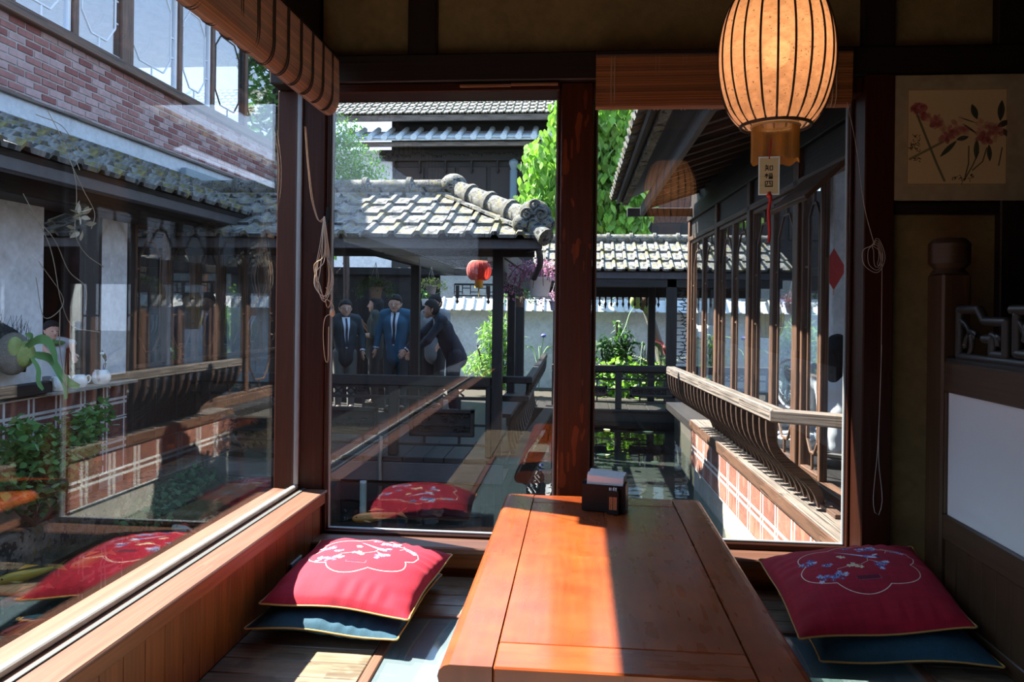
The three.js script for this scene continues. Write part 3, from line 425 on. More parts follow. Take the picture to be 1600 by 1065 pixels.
{
  const spk = tex(512, 512, (u, v) => { const s = fbm(N1, u, v, 64, 64, 1), f = fbm(N3, u, v, 16, 16, 4); const k = s > 0.90 ? 0.62 : 1; return [k * (0.86 + 0.2 * (f - .5)), k * (0.82 + 0.22 * (f - .5)), k * (0.8 + 0.25 * (f - .5))]; }, true, [3, 2]);
  const paper = phy(lin(0.90, 0.56, 0.34), 0.965, { transmission: 0.72, thickness: 0, map: spk }); paper.side = THREE.DoubleSide;
  const rib = std(lin(0.03, 0.012, 0.006), 0.6), gold = std(lin(0.40, 0.17, 0.025), 0.45), braid = std(lin(0.42, 0.26, 0.12), 0.7);
  const L = lantern('paper_lantern', 'glowing ribbed paper lantern hanging above the table', [0.527, 1.655, -2.115], 0.153, 0.37, paper, 22, { rib, rim: rib });
  // tassel collar and fringe
  part('fringe_band', [new THREE.TorusGeometry(0.0625, 0.004, 6, 40).rotateX(Math.PI / 2).translate(0, -0.002, 0), new THREE.CylinderGeometry(0.061, 0.061, 0.012, 36, 1, true).translate(0, 0.002, 0)], braid, L);
  const fr = []; for (let k = 0; k < 120; k++) { const a = k / 120 * Math.PI * 2; fr.push(rod([Math.cos(a) * 0.062, -0.004, Math.sin(a) * 0.062], [Math.cos(a) * 0.0625, -0.098 - 0.004 * Math.sin(a * 7), Math.sin(a) * 0.0625], 0.0011, 0.0011, 4)); }
  const fm = part('fringe', fr, gold, L); fm.userData.kind = 'stuff';
  const tagTex = (() => { const c = document.createElement('canvas'); c.width = 220; c.height = 400; const x = c.getContext('2d'); x.fillStyle = '#d9b98c'; x.fillRect(0, 0, 220, 400); x.strokeStyle = '#e9eef2'; x.lineWidth = 14; x.strokeRect(5, 5, 210, 390);
    x.strokeStyle = '#0d0c0a'; x.lineCap = 'butt'; const s = (...p) => { x.beginPath(); x.moveTo(p[0], p[1]); for (let i = 2; i < p.length; i += 2) x.lineTo(p[i], p[i + 1]); x.stroke(); };
    x.lineWidth = 9; // three block characters
    s(84, 84, 70, 104); s(72, 98, 108, 98); s(66, 118, 112, 118); s(90, 98, 88, 124, 66, 146); s(90, 124, 108, 144); s(120, 96, 120, 144); s(120, 98, 146, 98, 146, 142); s(118, 140, 148, 140);
    s(84, 172, 84, 226); s(66, 188, 104, 188); s(84, 190, 66, 210); s(84, 192, 102, 206); s(108, 178, 148, 178); s(112, 192, 144, 192, 144, 206, 112, 206, 112, 192); s(110, 214, 146, 214, 146, 230, 110, 230, 110, 214); s(128, 210, 128, 232); s(108, 222, 148, 222);
    s(72, 258, 146, 258, 146, 312, 72, 312, 72, 258); s(96, 260, 94, 286, 80, 296); s(120, 260, 120, 286, 138, 290); s(80, 308, 140, 308);
    x.lineWidth = 2; x.strokeStyle = '#a88a60'; s(10, 205, 210, 212); s(10, 300, 60, 296);
    const t = new THREE.CanvasTexture(c); t.colorSpace = THREE.SRGBColorSpace; return t; })();
  const tg = new THREE.Group(); tg.name = 'name_tag'; tg.position.set(-0.031, -0.148, 0.064); tg.rotation.y = -0.12; L.add(tg); tg.userData.label = 'paper name tag with three black characters';
  part('card', bx(-0.027, 0.027, -0.05, 0.052, -0.001, 0.001, 0.0003), std(lin(0.62, 0.62, 0.60), 0.5), tg);
  const cf = new THREE.PlaneGeometry(0.053, 0.101); cf.translate(0, 0.001, 0.0013); part('print', cf, std(0xffffff, 0.6, { map: tagTex }), tg);
  part('red_ribbon', [tube([[0, -0.042, 0.002], [0.004, -0.06, 0.003], [0.0, -0.09, 0.002], [0.003, -0.15, 0], [0.001, -0.175, 0]], 0.0042, 20, 5), sph(0.007, 0.001, -0.052, 0.002)], std(lin(0.55, 0.02, 0.012), 0.6), tg);
  part('tag_string', tube([[0, 0.045, 0.002], [0.001, 0.06, 0], [0.004, 0.1, -0.004]], 0.0018, 8, 5), std(lin(0.55, 0.02, 0.012), 0.6), tg);
  part('cord', rod([0, 0.36, 0], [0, 0.965, 0], 0.004), rib, L);
  part('bulb', sph(0.036, 0, 0.20, 0, 1, 1.15, 1, 16), new THREE.MeshStandardMaterial({ color: 0xffffff, emissive: lin(1, 0.72, 0.42), emissiveIntensity: 9 }), L);
  part('lamp_holder', rod([0, 0.24, 0], [0, 0.36, 0], 0.016), rib, L);
  const pl = new THREE.PointLight(lin(1, 0.74, 0.5), 0.06); pl.name = 'lantern_bulb_light'; pl.position.set(0, 0.20, 0); pl.castShadow = true; pl.shadow.radius = 1.8; L.add(pl);
}
// ================================================================== BAMBOO BLINDS
{
  const slatTex = tex(64, 512, (u, v) => { const i = Math.floor(v * 64), k = 0.66 + 0.34 * N1(i, 3) + 0.12 * (fbm(N2, u, v, 8, 64, 2) - 0.5); return [k, k * 0.97, k * 0.9]; }, true);
  const slatBump = tex(16, 1024, (u, v) => Math.sin((v * 64 % 1) * Math.PI), false);
  const bam = phy(lin(0.80, 0.31, 0.095), 0.7, { map: slatTex, bumpMap: slatBump, bumpScale: 0.002, transmission: 0.5, thickness: 0 }); bam.side = THREE.DoubleSide;
  const stitch = std(lin(0.045, 0.03, 0.024), 0.8), stitchPale = std(lin(0.45, 0.32, 0.2), 0.8);
  // profile of the gathered blind in its own x (out into the room) and y, swept along its length
  function blind(name, label, pos, turn, len, prof, stitches, sm, nDouble) {
    const o = thing(name, label, 'blind', pos, turn); const P = [], UV = [], I = [], n = prof.length; let s = 0; const acc = prof.map((p, i) => (i ? (s += Math.hypot(p[0] - prof[i - 1][0], p[1] - prof[i - 1][1])) : 0));
    const segs = 24; for (let k = 0; k <= segs; k++) for (let i = 0; i < n; i++) { const z = len * k / segs, w = 0.004 * Math.sin(z * 5 + i * 0.3); P.push(prof[i][0] + w, prof[i][1], z); UV.push(z, acc[i] / 0.26); }
    for (let k = 0; k < segs; k++) for (let i = 0; i < n - 1; i++) { const a = k * n + i; I.push(a, a + 1, a + n + 1, a, a + n + 1, a + n); }
    const g = new THREE.BufferGeometry(); g.setAttribute('position', new THREE.Float32BufferAttribute(P, 3)); g.setAttribute('uv', new THREE.Float32BufferAttribute(UV, 2)); g.setIndex(I); g.computeVertexNormals(); part('slat_sheet', g, bam, o);
    for (const z of stitches) for (const dz of nDouble ? [-0.007, 0.007] : [0]) { const q = prof.filter((_, i) => i % 2 === 0 || i === n - 1).map((p, i) => [p[0] + 0.0018 + 0.004 * Math.sin((z) * 5), p[1], z + dz]); part('stitching', tube(q, 0.0028, 30, 4), sm, o); }
    part('head_rail', bx(-0.03, 0.012, 0.0, 0.022, 0, len, 0.004), M.beam, o); return o;
  }
  const arc = []; for (let i = 0; i <= 6; i++) arc.push([0.015, -i * 0.028]); for (let i = 1; i <= 14; i++) { const a = i / 14 * Math.PI * 1.15; arc.push([0.015 - 0.038 * (1 - Math.cos(a)), -0.168 - 0.06 * Math.sin(a) - 0.012 * i / 14]); }
  const zs = []; for (let z = 0.09; z < 2.6; z += 0.118) zs.push(z);
  blind('bamboo_blind', 'orange bamboo blind with dark stitching rolled up along the side window', [-1.045, 2.192, -3.13], 0, 2.7, arc, zs, stitch, true);
  const zs2 = [0.07, 0.25, 0.36, 0.47, 0.66, 0.85, 0.95];
  blind('bamboo_blind', 'brown bamboo blind rolled up behind the lantern over the back window', [0.057, 2.19, -3.15], Math.PI / 2, 1.02, arc.map(([x, y]) => [-x * 0.8 - 0.0, y * 0.92]).map(([x, y]) => [-0.02 - x - 0.0, y]).map(([x, y]) => [-(x) - 0.035, y]), zs2, stitchPale, true);
}
// cords of the blinds
{
  const o = thing('blind_cord', 'tan blind cord looped over a hook on the corner post', 'cord', [-1.12, 1.56, -3.215]);
  part('hook', [bx(-0.009, 0.009, -0.04, 0.03, -0.068, -0.060, 0.003), tube([[0, -0.03, -0.062], [0, -0.045, -0.03], [0.006, -0.03, -0.012]], 0.004, 10, 5)], M.dark, o);
  part('cord_run', [tube([[-0.065, 0.36, 0.06], [-0.068, 0.2, 0.01], [-0.05, 0.03, -0.01], [-0.02, -0.04, -0.01], [0.004, -0.02, -0.005]], 0.0018, 30, 5), tube([[-0.06, 0.36, 0.06], [-0.06, 0.18, 0.012], [-0.042, 0.02, -0.01], [-0.014, -0.046, -0.008], [0.006, -0.02, -0.004]], 0.0018, 30, 5)], M.cordTan, o);
  for (let k = 0; k < 5; k++) { const a = (k - 2) * 0.012; part('cord_loop', tube([[0.004, -0.02, 0], [0.0 + a * 0.5, -0.14 - k * 0.02, 0.004 * k], [-0.032 + (k % 3) * 0.012, -0.26 + (k % 2) * 0.03, 0.004 * k], [-0.03 + k * 0.006, -0.33, 0.004], [0.012, -0.37 - (k % 3) * 0.012, 0.006], [0.048 - (k % 2) * 0.016, -0.32 + k * 0.012, 0.004 * k], [0.03 - k * 0.004, -0.18, 0], [0.008, -0.02, 0.002]], 0.0017, 48, 5), k % 2 ? M.cordTan : M.cordWhite, o); }
  part('cord_knot', [tube([[0.02, -0.33, 0.012], [0.05, -0.37, 0.016], [0.03, -0.42, 0.012], [0.02, -0.38, 0.014], [0.055, -0.41, 0.012], [0.05, -0.44, 0.01], [0.02, -0.46, 0.012], [0.02, -0.64, 0.01], [0.03, -0.66, 0.01], [0.035, -0.5, 0.012]], 0.0018, 60, 5), sph(0.012, 0.05, -0.44, 0.01, 1, 1.5, 1)], M.cordTan, o);
  const q = thing('blind_cord', 'pale cord coiled and hanging on the dark post beside the painting', 'cord', [1.19, 1.42, -3.155]);
  part('cord_run', tube([[-0.15, 0.66, 0.02], [-0.09, 0.4, 0.01], [-0.05, 0.15, 0], [-0.01, 0.0, 0]], 0.0012, 24, 4), M.cordWhite, q);
  for (let k = 0; k < 4; k++) part('cord_loop', tube([[-0.02, 0.0, 0], [-0.055 + k * 0.02, -0.02, 0.004], [-0.05 + k * 0.02, -0.08, 0.004], [0.0, -0.11 + k * 0.01, 0.006], [0.03 - k * 0.008, -0.05, 0.004], [0.0, 0.03 - k * 0.01, 0]], 0.0012, 32, 4, true), M.cordWhite, q);
  part('cord_tail', tube([[0.02, -0.03, 0], [0.02, -0.5, 0.002], [0.015, -0.85, 0.002], [0.03, -1.04, 0.002], [0.012, -1.09, 0.002], [-0.002, -1.05, 0.002], [0.012, -0.8, 0.002], [0.022, -0.4, 0.002]], 0.0012, 60, 4), M.cordWhite, q);
}
// ================================================================== POND AND GROUND
single('ground', bx(-40, 40, -1.3, -1.15, -60, 20, 0), M.pondBed, 'dark pond bed and earth under the water', 'ground', null, 'structure');
single('pond_water', (() => { const g = new THREE.PlaneGeometry(9.2, 16, 1, 1); g.rotateX(-Math.PI / 2); g.translate(-0.4, -0.6, -5); return g; })(), (() => { const m = M.water; m.bumpMap = retile(tex(512, 512, (u, v) => 0.6 * fbm(N1, u, v, 8, 16, 3) + 0.4 * fbm(N2, u, v, 32, 32, 2), false), 2.2, 3.5); m.bumpScale = 0.003; return m; })(), 'dark still pond water between the buildings', 'water', null, 'structure');
single('garden_bed', [bx(-12, 12, -1.15, -0.42, -26, -13.2, 0.02), bx(-12, -4.2, -1.15, -0.3, -13.2, 6, 0.02), bx(1.5, 12, -1.15, -0.3, -13.2, -9.5, 0.02)], M.soil, 'dark earth of the planted garden beds', 'earth', null, 'structure');
// koi
{
  const koiGeo = (seed, a, b) => { // body along +z (head), vertex coloured
    const P = [], C = [], I = [], n = 22, m = 12, r = rng(seed), ph = r() * 10; const col = [];
    for (let i = 0; i <= n; i++) { const t = i / n, rad = 0.036 * Math.pow(Math.sin(Math.PI * Math.min(1, Math.pow(t, 0.62) * 0.94 + 0.03)), 0.8) + 0.006, z = 0.19 - 0.38 * t, bend = 0.03 * Math.sin(t * 3.2 + ph) * t;
      for (let j = 0; j < m; j++) { const th = j / m * Math.PI * 2; P.push(Math.cos(th) * rad * 0.8 + bend, Math.sin(th) * rad, z); const k = fbm(N2, (t * 0.7 + ph) % 1, (j / m + ph * 0.3) % 1, 4, 4, 3); C.push(...(k > 0.5 ? a : b)); } }
    for (let i = 0; i < n; i++) for (let j = 0; j < m; j++) { const p = i * m + j, q = i * m + (j + 1) % m; I.push(p, p + m, q, q, p + m, q + m); }
    const g = new THREE.BufferGeometry(); g.setAttribute('position', new THREE.Float32BufferAttribute(P, 3)); g.setAttribute('color', new THREE.Float32BufferAttribute(C, 3)); g.setIndex(I); g.computeVertexNormals(); return [g, 0.03 * Math.sin(3.2 + ph)];
  };
  const fm = phy(0xffffff, 0.3, { vertexColors: true }); const finMat = (c) => { const m = phy(lin(...c), 0.7, { transmission: 0.3, thickness: 0 }); m.side = THREE.DoubleSide; return m; };
  const Wt = [0.75, 0.72, 0.68], Rd = [0.55, 0.05, 0.02], Or = [0.6, 0.2, 0.03], Ye = [0.62, 0.36, 0.04];
  const koi = (label, head, tail, a, b, seed) => { const h = V(...head), t = V(...tail), d = h.clone().sub(t), L = Math.max(0.3, d.length()); const o = thing('koi_fish', label, 'fish', h.clone().add(t).multiplyScalar(0.5).setY(-0.632).toArray(), Math.atan2(d.x, d.z), 'koi in the pond'); o.scale.setScalar(L / 0.5);
    const [g, bx0] = koiGeo(seed, a, b); part('body', g, fm, o);
    const f = finMat(b); const fin = (pts) => { const gg = new THREE.BufferGeometry(); const p = []; for (let i = 1; i + 1 < pts.length; i++) p.push(...pts[0], ...pts[i], ...pts[i + 1]); gg.setAttribute('position', new THREE.Float32BufferAttribute(p, 3)); gg.computeVertexNormals(); return gg; };
    part('tail_fin', fin([[bx0, 0, -0.18], [bx0 + 0.01, 0.045, -0.29], [bx0 - 0.005, 0.01, -0.25], [bx0 + 0.01, -0.045, -0.29]]), f, o); part('dorsal_fin', fin([[0, 0.05, 0.06], [0, 0.075, 0.0], [0.01, 0.05, -0.09]]), f, o);
    for (const s of [-1, 1]) { part('pectoral_fin', fin([[s * 0.035, -0.015, 0.11], [s * 0.095, -0.02, 0.08], [s * 0.085, -0.02, 0.045], [s * 0.035, -0.015, 0.08]]), f, o); part('eye', sph(0.006, s * 0.03, 0.018, 0.165), M.dark, o); } };
  koi('golden yellow koi in the pond below the side window', [-3.70, 0, -4.45], [-3.47, 0, -4.83], Ye, Ye, 1);
  koi('slim orange koi beside the golden koi', [-3.40, 0, -4.75], [-3.30, 0, -5.15], Or, Or, 2);
  koi('red koi with a pale tail nearest the golden koi', [-3.38, 0, -4.1], [-3.30, 0, -4.5], Rd, [0.6, 0.12, 0.06], 3);
  koi('red and white koi beneath the side window sill', [-3.08, 0, -3.75], [-2.95, 0, -4.03], Rd, Rd, 4);
  koi('white koi with red head patches beside the window reflection', [-2.93, 0, -4.15], [-2.74, 0, -4.48], Wt, Rd, 14);
  koi('white koi with red back near the far pond edge', [-3.26, 0, -5.78], [-2.88, 0, -5.62], Wt, Rd, 27);
  koi('orange koi outside the pavilion window', [-1.92, 0, -6.15], [-1.5, 0, -6.42], Or, [0.65, 0.3, 0.1], 7);
  koi('pale orange and white koi close under the back window', [-1.30, 0, -5.77], [-1.02, 0, -5.87], Wt, Or, 8);
}
// leaves floating on the water
{ const lg = (s) => { const g = new THREE.BufferGeometry(), n = 10, p = []; const ed = []; for (let i = 0; i <= n; i++) { const t = i / n; ed.push([t * 0.2 - 0.1, 0.045 * Math.sin(Math.PI * t)]); } for (let i = n; i >= 0; i--) { const t = i / n; ed.push([t * 0.2 - 0.1, -0.045 * Math.sin(Math.PI * t)]); } for (let i = 0; i < ed.length - 1; i++) p.push(0, 0.002, 0, ed[i + 1][0], 0.004 + 0.02 * Math.abs(ed[i + 1][0]), ed[i + 1][1], ed[i][0], 0.004 + 0.02 * Math.abs(ed[i][0]), ed[i][1]); g.setAttribute('position', new THREE.Float32BufferAttribute(p, 3)); g.computeVertexNormals(); return g.scale(s, s, s * 1.5); };
  const leafFloat = (x, z, a, s, label) => { const l = single('floating_leaf', lg(s), M.leafYellow, label, 'leaf', 'yellow leaves on the pond'); l.position.set(x, -0.592, z); l.rotation.y = a; };
  leafFloat(0.31, -9.1, 0.3, 0.95, 'largest yellow leaf floating in front of the far railing'); leafFloat(0.88, -8.75, 1.2, 0.7, 'curled yellow leaf floating near the tiled wall'); leafFloat(1.0, -10.9, 0.2, 0.8, 'yellow leaf floating under the far walkway'); leafFloat(0.42, -11.0, 2.0, 0.7, 'small yellow leaf floating by the far walkway post'); leafFloat(0.64, -6.4, 0.8, 0.35, 'tiny green leaf floating beyond the napkin box'); }

// ================================================================== SHARED OUTDOOR BUILDERS
// interlocking roof tile: roll on one side; origin at its upper end, runs down +z
const tileGeo = (w, l, t = 0.034, h = 0.034) => { const top = [[0, 0], [w * 0.10, h], [w * 0.27, h], [w * 0.36, 0.004], [w * 0.98, 0.002]]; const out = top.concat(top.slice().reverse().map(([x, y]) => [x, y - t]));
  const g = new THREE.ExtrudeGeometry(new THREE.Shape(out.map((p) => new THREE.Vector2(...p))), { depth: l, bevelEnabled: false }); const u = g.attributes.uv, p = g.attributes.position; for (let i = 0; i < u.count; i++) u.setXY(i, p.getX(i), p.getZ(i)); return g; };
// a tiled slope: origin at eave corner, columns along local x, slope rises towards -z
function tileSlope(parent, name, mat, w, l, cols, rows, pitch, keep, seed, stuff) {
  const vs = [0, 1, 2, 3].map((k) => { const g = tileGeo(w, l * 1.12); const u = g.attributes.uv; for (let i = 0; i < u.count; i++) u.setXY(i, u.getX(i) + k * 0.37, u.getY(i) + k * 0.61); return g; }); const r = rng(seed), out = [];
  for (let j = 0; j < rows; j++) for (let i = 0; i < cols; i++) { if (keep && !keep(i, j)) { r(); r(); r(); continue; }
    const s = (j + 1) * l, m = new THREE.Matrix4().makeRotationX(pitch), e = new THREE.Euler(pitch - 0.085 + (r() - 0.5) * 0.03, (r() - 0.5) * 0.03, (r() - 0.5) * 0.02);
    const pos = V(i * w, s * Math.sin(pitch) + (r() - 0.5) * 0.008 + 0.012, -s * Math.cos(pitch));
    if (stuff) out.push(new THREE.Matrix4().makeRotationFromEuler(e).setPosition(pos));
    else { const t = part(name, vs[(i * 7 + j * 3) % 4], mat, parent); t.position.copy(pos); t.rotation.copy(e); } }
  if (stuff) { const im = new THREE.InstancedMesh(vs[0], mat, out.length); out.forEach((m, k) => im.setMatrixAt(k, m)); im.name = name; im.userData.kind = 'stuff'; im.castShadow = im.receiveShadow = true; parent.add(im); return im; }
}
// leafy mass: instanced leaves inside ellipsoids
const leafShapes = {
  oval: (l, w) => { const g = new THREE.BufferGeometry(), p = [], n = 4; const pt = (t, s) => [s * w * Math.sin(Math.PI * Math.pow(t, 0.8)), -0.12 * l * t * t + 0.06 * w * Math.abs(s), l * t]; for (let i = 0; i < n; i++) { const a = i / n, b = (i + 1) / n; p.push(...pt(a, 0), ...pt(b, 0), ...pt(b, 1), ...pt(a, 0), ...pt(b, 1), ...pt(a, 1), ...pt(a, 0), ...pt(a, -1), ...pt(b, -1), ...pt(a, 0), ...pt(b, -1), ...pt(b, 0)); } g.setAttribute('position', new THREE.Float32BufferAttribute(p, 3)); g.computeVertexNormals(); return g; },
};
function leafMass(parent, name, mat, geo, blobs, count, seed, o = {}) {
  const r = rng(seed), im = new THREE.InstancedMesh(geo, mat, count), m = new THREE.Matrix4(), q = new THREE.Quaternion(), c = new THREE.Color(); const tot = blobs.reduce((s, b) => s + b[3] * b[4] * b[5], 0);
  for (let k = 0; k < count; k++) { let t = r() * tot, b = blobs[0]; for (b of blobs) { t -= b[3] * b[4] * b[5]; if (t < 0) break; }
    const th = r() * 6.283, z = r() * 2 - 1, d = Math.pow(r(), o.shell ?? 0.45), s = Math.sqrt(1 - z * z), dx = s * Math.cos(th) * d, dy = z * d, dz = s * Math.sin(th) * d;
    const e = o.hang ? new THREE.Euler(1.2 + (r() - 0.5) * 0.9, r() * 6.28, (r() - 0.5) * 0.5, 'YXZ') : new THREE.Euler((r() - 0.5) * 2.4, r() * 6.28, (r() - 0.5) * 1.6, 'YXZ'); q.setFromEuler(e); const sc = 0.65 + r() * 0.6;
    m.compose(V(b[0] + dx * b[3], b[1] + dy * b[4], b[2] + dz * b[5]), q, V(sc, sc, sc)); im.setMatrixAt(k, m); const v = 0.65 + r() * 0.7; im.setColorAt(k, c.setRGB(v * (0.9 + r() * 0.25), v, v * 0.9)); }
  im.name = name; im.userData.kind = 'stuff'; im.castShadow = im.receiveShadow = true; parent.add(im); return im;
}
// panel railing of posts, rails, lattice and a carved panel, along local x from 0 to len
function panelRail(parent, len, h, nBay, mat, carvedAll = true) {
  part('top_rail', bx(0, len, h - 0.10, h, -0.045, 0.045, 0.008), mat, parent); part('bottom_rail', bx(0, len, 0.10, 0.125, -0.02, 0.02, 0.003), mat, parent);
  const bay = len / nBay;
  for (let k = 0; k <= nBay; k++) part('rail_post', bx(Math.max(0, k * bay - 0.05), Math.min(len, k * bay + 0.05), 0, h - 0.10, -0.04, 0.04, 0.006), mat, parent);
  for (let k = 0; k < nBay; k++) { const x0 = k * bay + 0.05, x1 = (k + 1) * bay - 0.05, c = (x0 + x1) / 2, w = x1 - x0, g = [], B = (a, b, c2, d, t = 0.016) => g.push(bx(a, b, c2, d, -t, t, 0.002));
    B(x0, x1, h - 0.128, h - 0.104); B(x0, x1, h - 0.235, h - 0.205); B(x0, x1, 0.30, 0.325, 0.012);
    for (let q = 0; q < 5; q++) { const a = c - w * 0.25 + q * w * 0.10, y0 = h - 0.20, y1 = h - 0.13; g.push(bar([a, y0, 0], [a + w * 0.1, y1, 0], 0.009, 0.018), bar([a, y1, 0], [a + w * 0.1, y0, 0], 0.009, 0.018)); }
    for (const s of [-1, 1]) { B(c + s * w * 0.2 - 0.012, c + s * w * 0.2 + 0.012, h - 0.33, h - 0.235); B(c + s * w * 0.2 - 0.012, c + s * w * 0.2 + 0.012, 0.125, 0.20); }
    part('lattice', g, mat, parent);
    const f = [], pw = w * 0.37, y0 = 0.195, y1 = h - 0.33; f.push(bx(c - pw, c + pw, y1 - 0.04, y1, -0.03, 0.03, 0.006), bx(c - pw, c + pw, y0, y0 + 0.04, -0.03, 0.03, 0.006), bx(c - pw, c - pw + 0.04, y0, y1, -0.03, 0.03, 0.006), bx(c + pw - 0.04, c + pw, y0, y1, -0.03, 0.03, 0.006)); part('panel_frame', f, mat, parent);
    const r = rng(40 + k), cv = []; for (let q = 0; q < 22; q++) { const a = c + (r() - 0.5) * (2 * pw - 0.1), b = y0 + 0.05 + r() * (y1 - y0 - 0.1), t = r() * 6; cv.push(tube([[a, b, 0], [a + Math.cos(t) * 0.04, b + Math.sin(t) * 0.03, 0.008], [a + Math.cos(t + 1.2) * 0.055, b + Math.sin(t + 1.2) * 0.04, 0]], 0.009, 6, 5)); if (q % 3 === 0) cv.push(sph(0.016, a, b, 0.006, 1.2, 0.9, 0.6, 7)); } cv.push(bx(c - pw + 0.04, c + pw - 0.04, y0 + 0.04, y1 - 0.04, -0.012, -0.006, 0)); part('carved_panel', cv, mat, parent); }
}
// window unit with an octagonal inner lattice, in its own x and y, z forward
function octWindow(parent, x0, x1, y0, y1, wood, pane = true, lat = true) {
  const t = 0.035; part('window_frame', [bx(x0, x0 + t, y0, y1, -0.025, 0.025, 0.004), bx(x1 - t, x1, y0, y1, -0.025, 0.025, 0.004), bx(x0 + t, x1 - t, y1 - t, y1, -0.025, 0.025, 0.004), bx(x0 + t, x1 - t, y0, y0 + t, -0.025, 0.025, 0.004)], wood, parent);
  if (lat) { const a = x0 + 0.10, b = x1 - 0.10, c = y0 + 0.14, d = y1 - 0.14, k = Math.min(0.14, (b - a) * 0.33), w = 0.016, P = [[a + k, d], [b - k, d], [b, d - k * 1.2], [b, c + k * 1.2], [b - k, c], [a + k, c], [a, c + k * 1.2], [a, d - k * 1.2]]; const g = P.map((p, i) => { const q = P[(i + 1) % 8]; return bar([...p, 0], [...q, 0], w, w); });
    const m = (y0 + y1) / 2, xm = (x0 + x1) / 2; g.push(bar([x0 + t, m, 0], [a, m, 0], w, w), bar([b, m, 0], [x1 - t, m, 0], w, w), bar([xm, d, 0], [xm, y1 - t, 0], w, w), bar([xm, y0 + t, 0], [xm, c, 0], w, w), bar([x0 + t, m * 0.5 + d * 0.5, 0], [a, m * 0.5 + d * 0.5, 0], w, w), bar([b, m * 0.5 + c * 0.5, 0], [x1 - t, m * 0.5 + c * 0.5, 0], w, w)); part('window_lattice', g, wood, parent); }
  if (pane) part('glass_pane', bx(x0 + t, x1 - t, y0 + t, y1 - t, -0.003, 0.001, 0), M.pane, parent);
}
// terracotta tiles in a plaid of white joints, on local x (length) and y, face towards +z
function plaidTiles(parent, len, y0, y1, big, thin, seed, mats) {
  const j = 0.011, r = rng(seed), rows = [[y0, y0 + (y1 - y0) * 0.43], [y0 + (y1 - y0) * 0.43, y0 + (y1 - y0) * 0.56], [y0 + (y1 - y0) * 0.56, y1]], geos = new Map();
  let x = 0, k = 0; while (x < len - 0.02) { const w = Math.min(k % 2 ? thin : big, len - x); for (const [a, b] of rows) { const key = [w.toFixed(3), a].join(); if (!geos.has(key)) geos.set(key, [0, 1, 2].map(() => bx(j, w - j, a + j, b - j, 0, 0.008, 0.002))); const t = part('wall_tile', geos.get(key)[(r() * 3) | 0], mats[(r() * mats.length) | 0], parent); t.position.set(x, 0, (r() - 0.5) * 0.001); } x += w; k++; }
  part('joint_mortar', bx(0, len, y0, y1, -0.03, 0.006, 0), M.mortar, parent);
}

// ================================================================== RIGHT GALLERY (beyond the curved railing)
const RT = 0.03, RP = [1.19, 0, -5.6]; // turned slightly against the room
const rz = (Z) => Z + 5.6;
{
  const w = thing('pond_wall', 'sunlit terracotta tiled wall with white joints below the curved railing', 'wall', RP, RT, null, 'structure');
  const tl = new THREE.Group(); tl.name = 'tile_facing'; tl.rotation.y = -Math.PI / 2; tl.position.set(0.0, 0, rz(-7.62)); w.add(tl); // local x runs towards the camera, face to -x
  plaidTiles(tl, 4.2, -0.385, -0.02, 0.27, 0.055, 3, [M.terra1, M.terra2, M.terra1, M.terra3]);
  part('wall_core', bx(0.02, 0.28, -0.62, -0.02, rz(-7.6), rz(-3.42), 0.004), M.concrete, w);
  part('plinth', bx(0.03, 0.29, -0.75, -0.385, rz(-7.66), rz(-3.42), 0.01), M.concrete, w);
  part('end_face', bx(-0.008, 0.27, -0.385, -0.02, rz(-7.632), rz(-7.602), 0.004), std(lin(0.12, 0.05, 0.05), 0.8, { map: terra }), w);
  part('ledge', bx(-0.012, 0.30, 0.02, 0.062, rz(-7.66), rz(-3.42), 0.006), M.greyWood, w);
  part('ledge_board', bx(-0.022, -0.010, -0.02, 0.064, rz(-7.66), rz(-3.42), 0.004), M.winWood, w);
}
{ // leaning rail with S-shaped balusters
  const o = thing('curved_railing', 'weathered timber railing with a row of S-shaped balusters over the pond', 'railing', [0, 0, 0]);
  const A = [0.868, 0.58, -7.24], B = [1.085, 0.58, -4.274], C = [1.50, 0.58, -4.02];
  part('top_rail', bar(A, [B[0] + 0.004, B[1], B[2] + 0.05], 0.085, 0.075), M.greyWood, o); part('end_rail', bar([B[0] - 0.03, B[1] - 0.001, B[2] + 0.012], C, 0.07, 0.072), M.greyWood, o);
  const prof = []; for (let i = 0; i <= 12; i++) { const t = i / 12; prof.push([t, -0.02 + (t < 0.15 ? 0 : 0) + (1 / (1 + Math.exp(-(t - 0.58) * 9)) - 0.02) * 1.0]); }
  for (let k = 0; k < 25; k++) { const s = (k + 0.4) / 25, ax = A[0] + (B[0] - A[0]) * s, az = A[2] + (B[2] - A[2]) * s, bxx = 1.30 + 0.075 * s, bz = az + 0.02; const P = [], th = 0.021, dz = 0.013;
    const pts = prof.map(([t, f]) => [ax + (bxx - ax) * f, 0.545 - t * 0.483]); const shp = []; for (let i = 0; i < pts.length; i++) { const a = pts[Math.max(0, i - 1)], b = pts[Math.min(pts.length - 1, i + 1)], nx = -(b[1] - a[1]), ny = b[0] - a[0], L = Math.hypot(nx, ny); const h = th * (0.9 + 0.3 * Math.sin(Math.PI * i / 12)); P.push([pts[i][0] + nx / L * h, pts[i][1] + ny / L * h]); shp.push([pts[i][0] - nx / L * h, pts[i][1] - ny / L * h]); }
    const g = extr(P.concat(shp.reverse()), dz * 2, 0.002); g.translate(0, 0, az - dz); part('baluster', g, M.balWood, o); }
  part('foot_rail', bar([1.30, 0.075, -7.3], [1.375, 0.075, -4.1], 0.05, 0.025), M.balWood, o);
  part('rail_post', bx(1.44, 1.52, 0.062, 0.60, -4.06, -3.98, 0.006), M.greyWood, o);
}
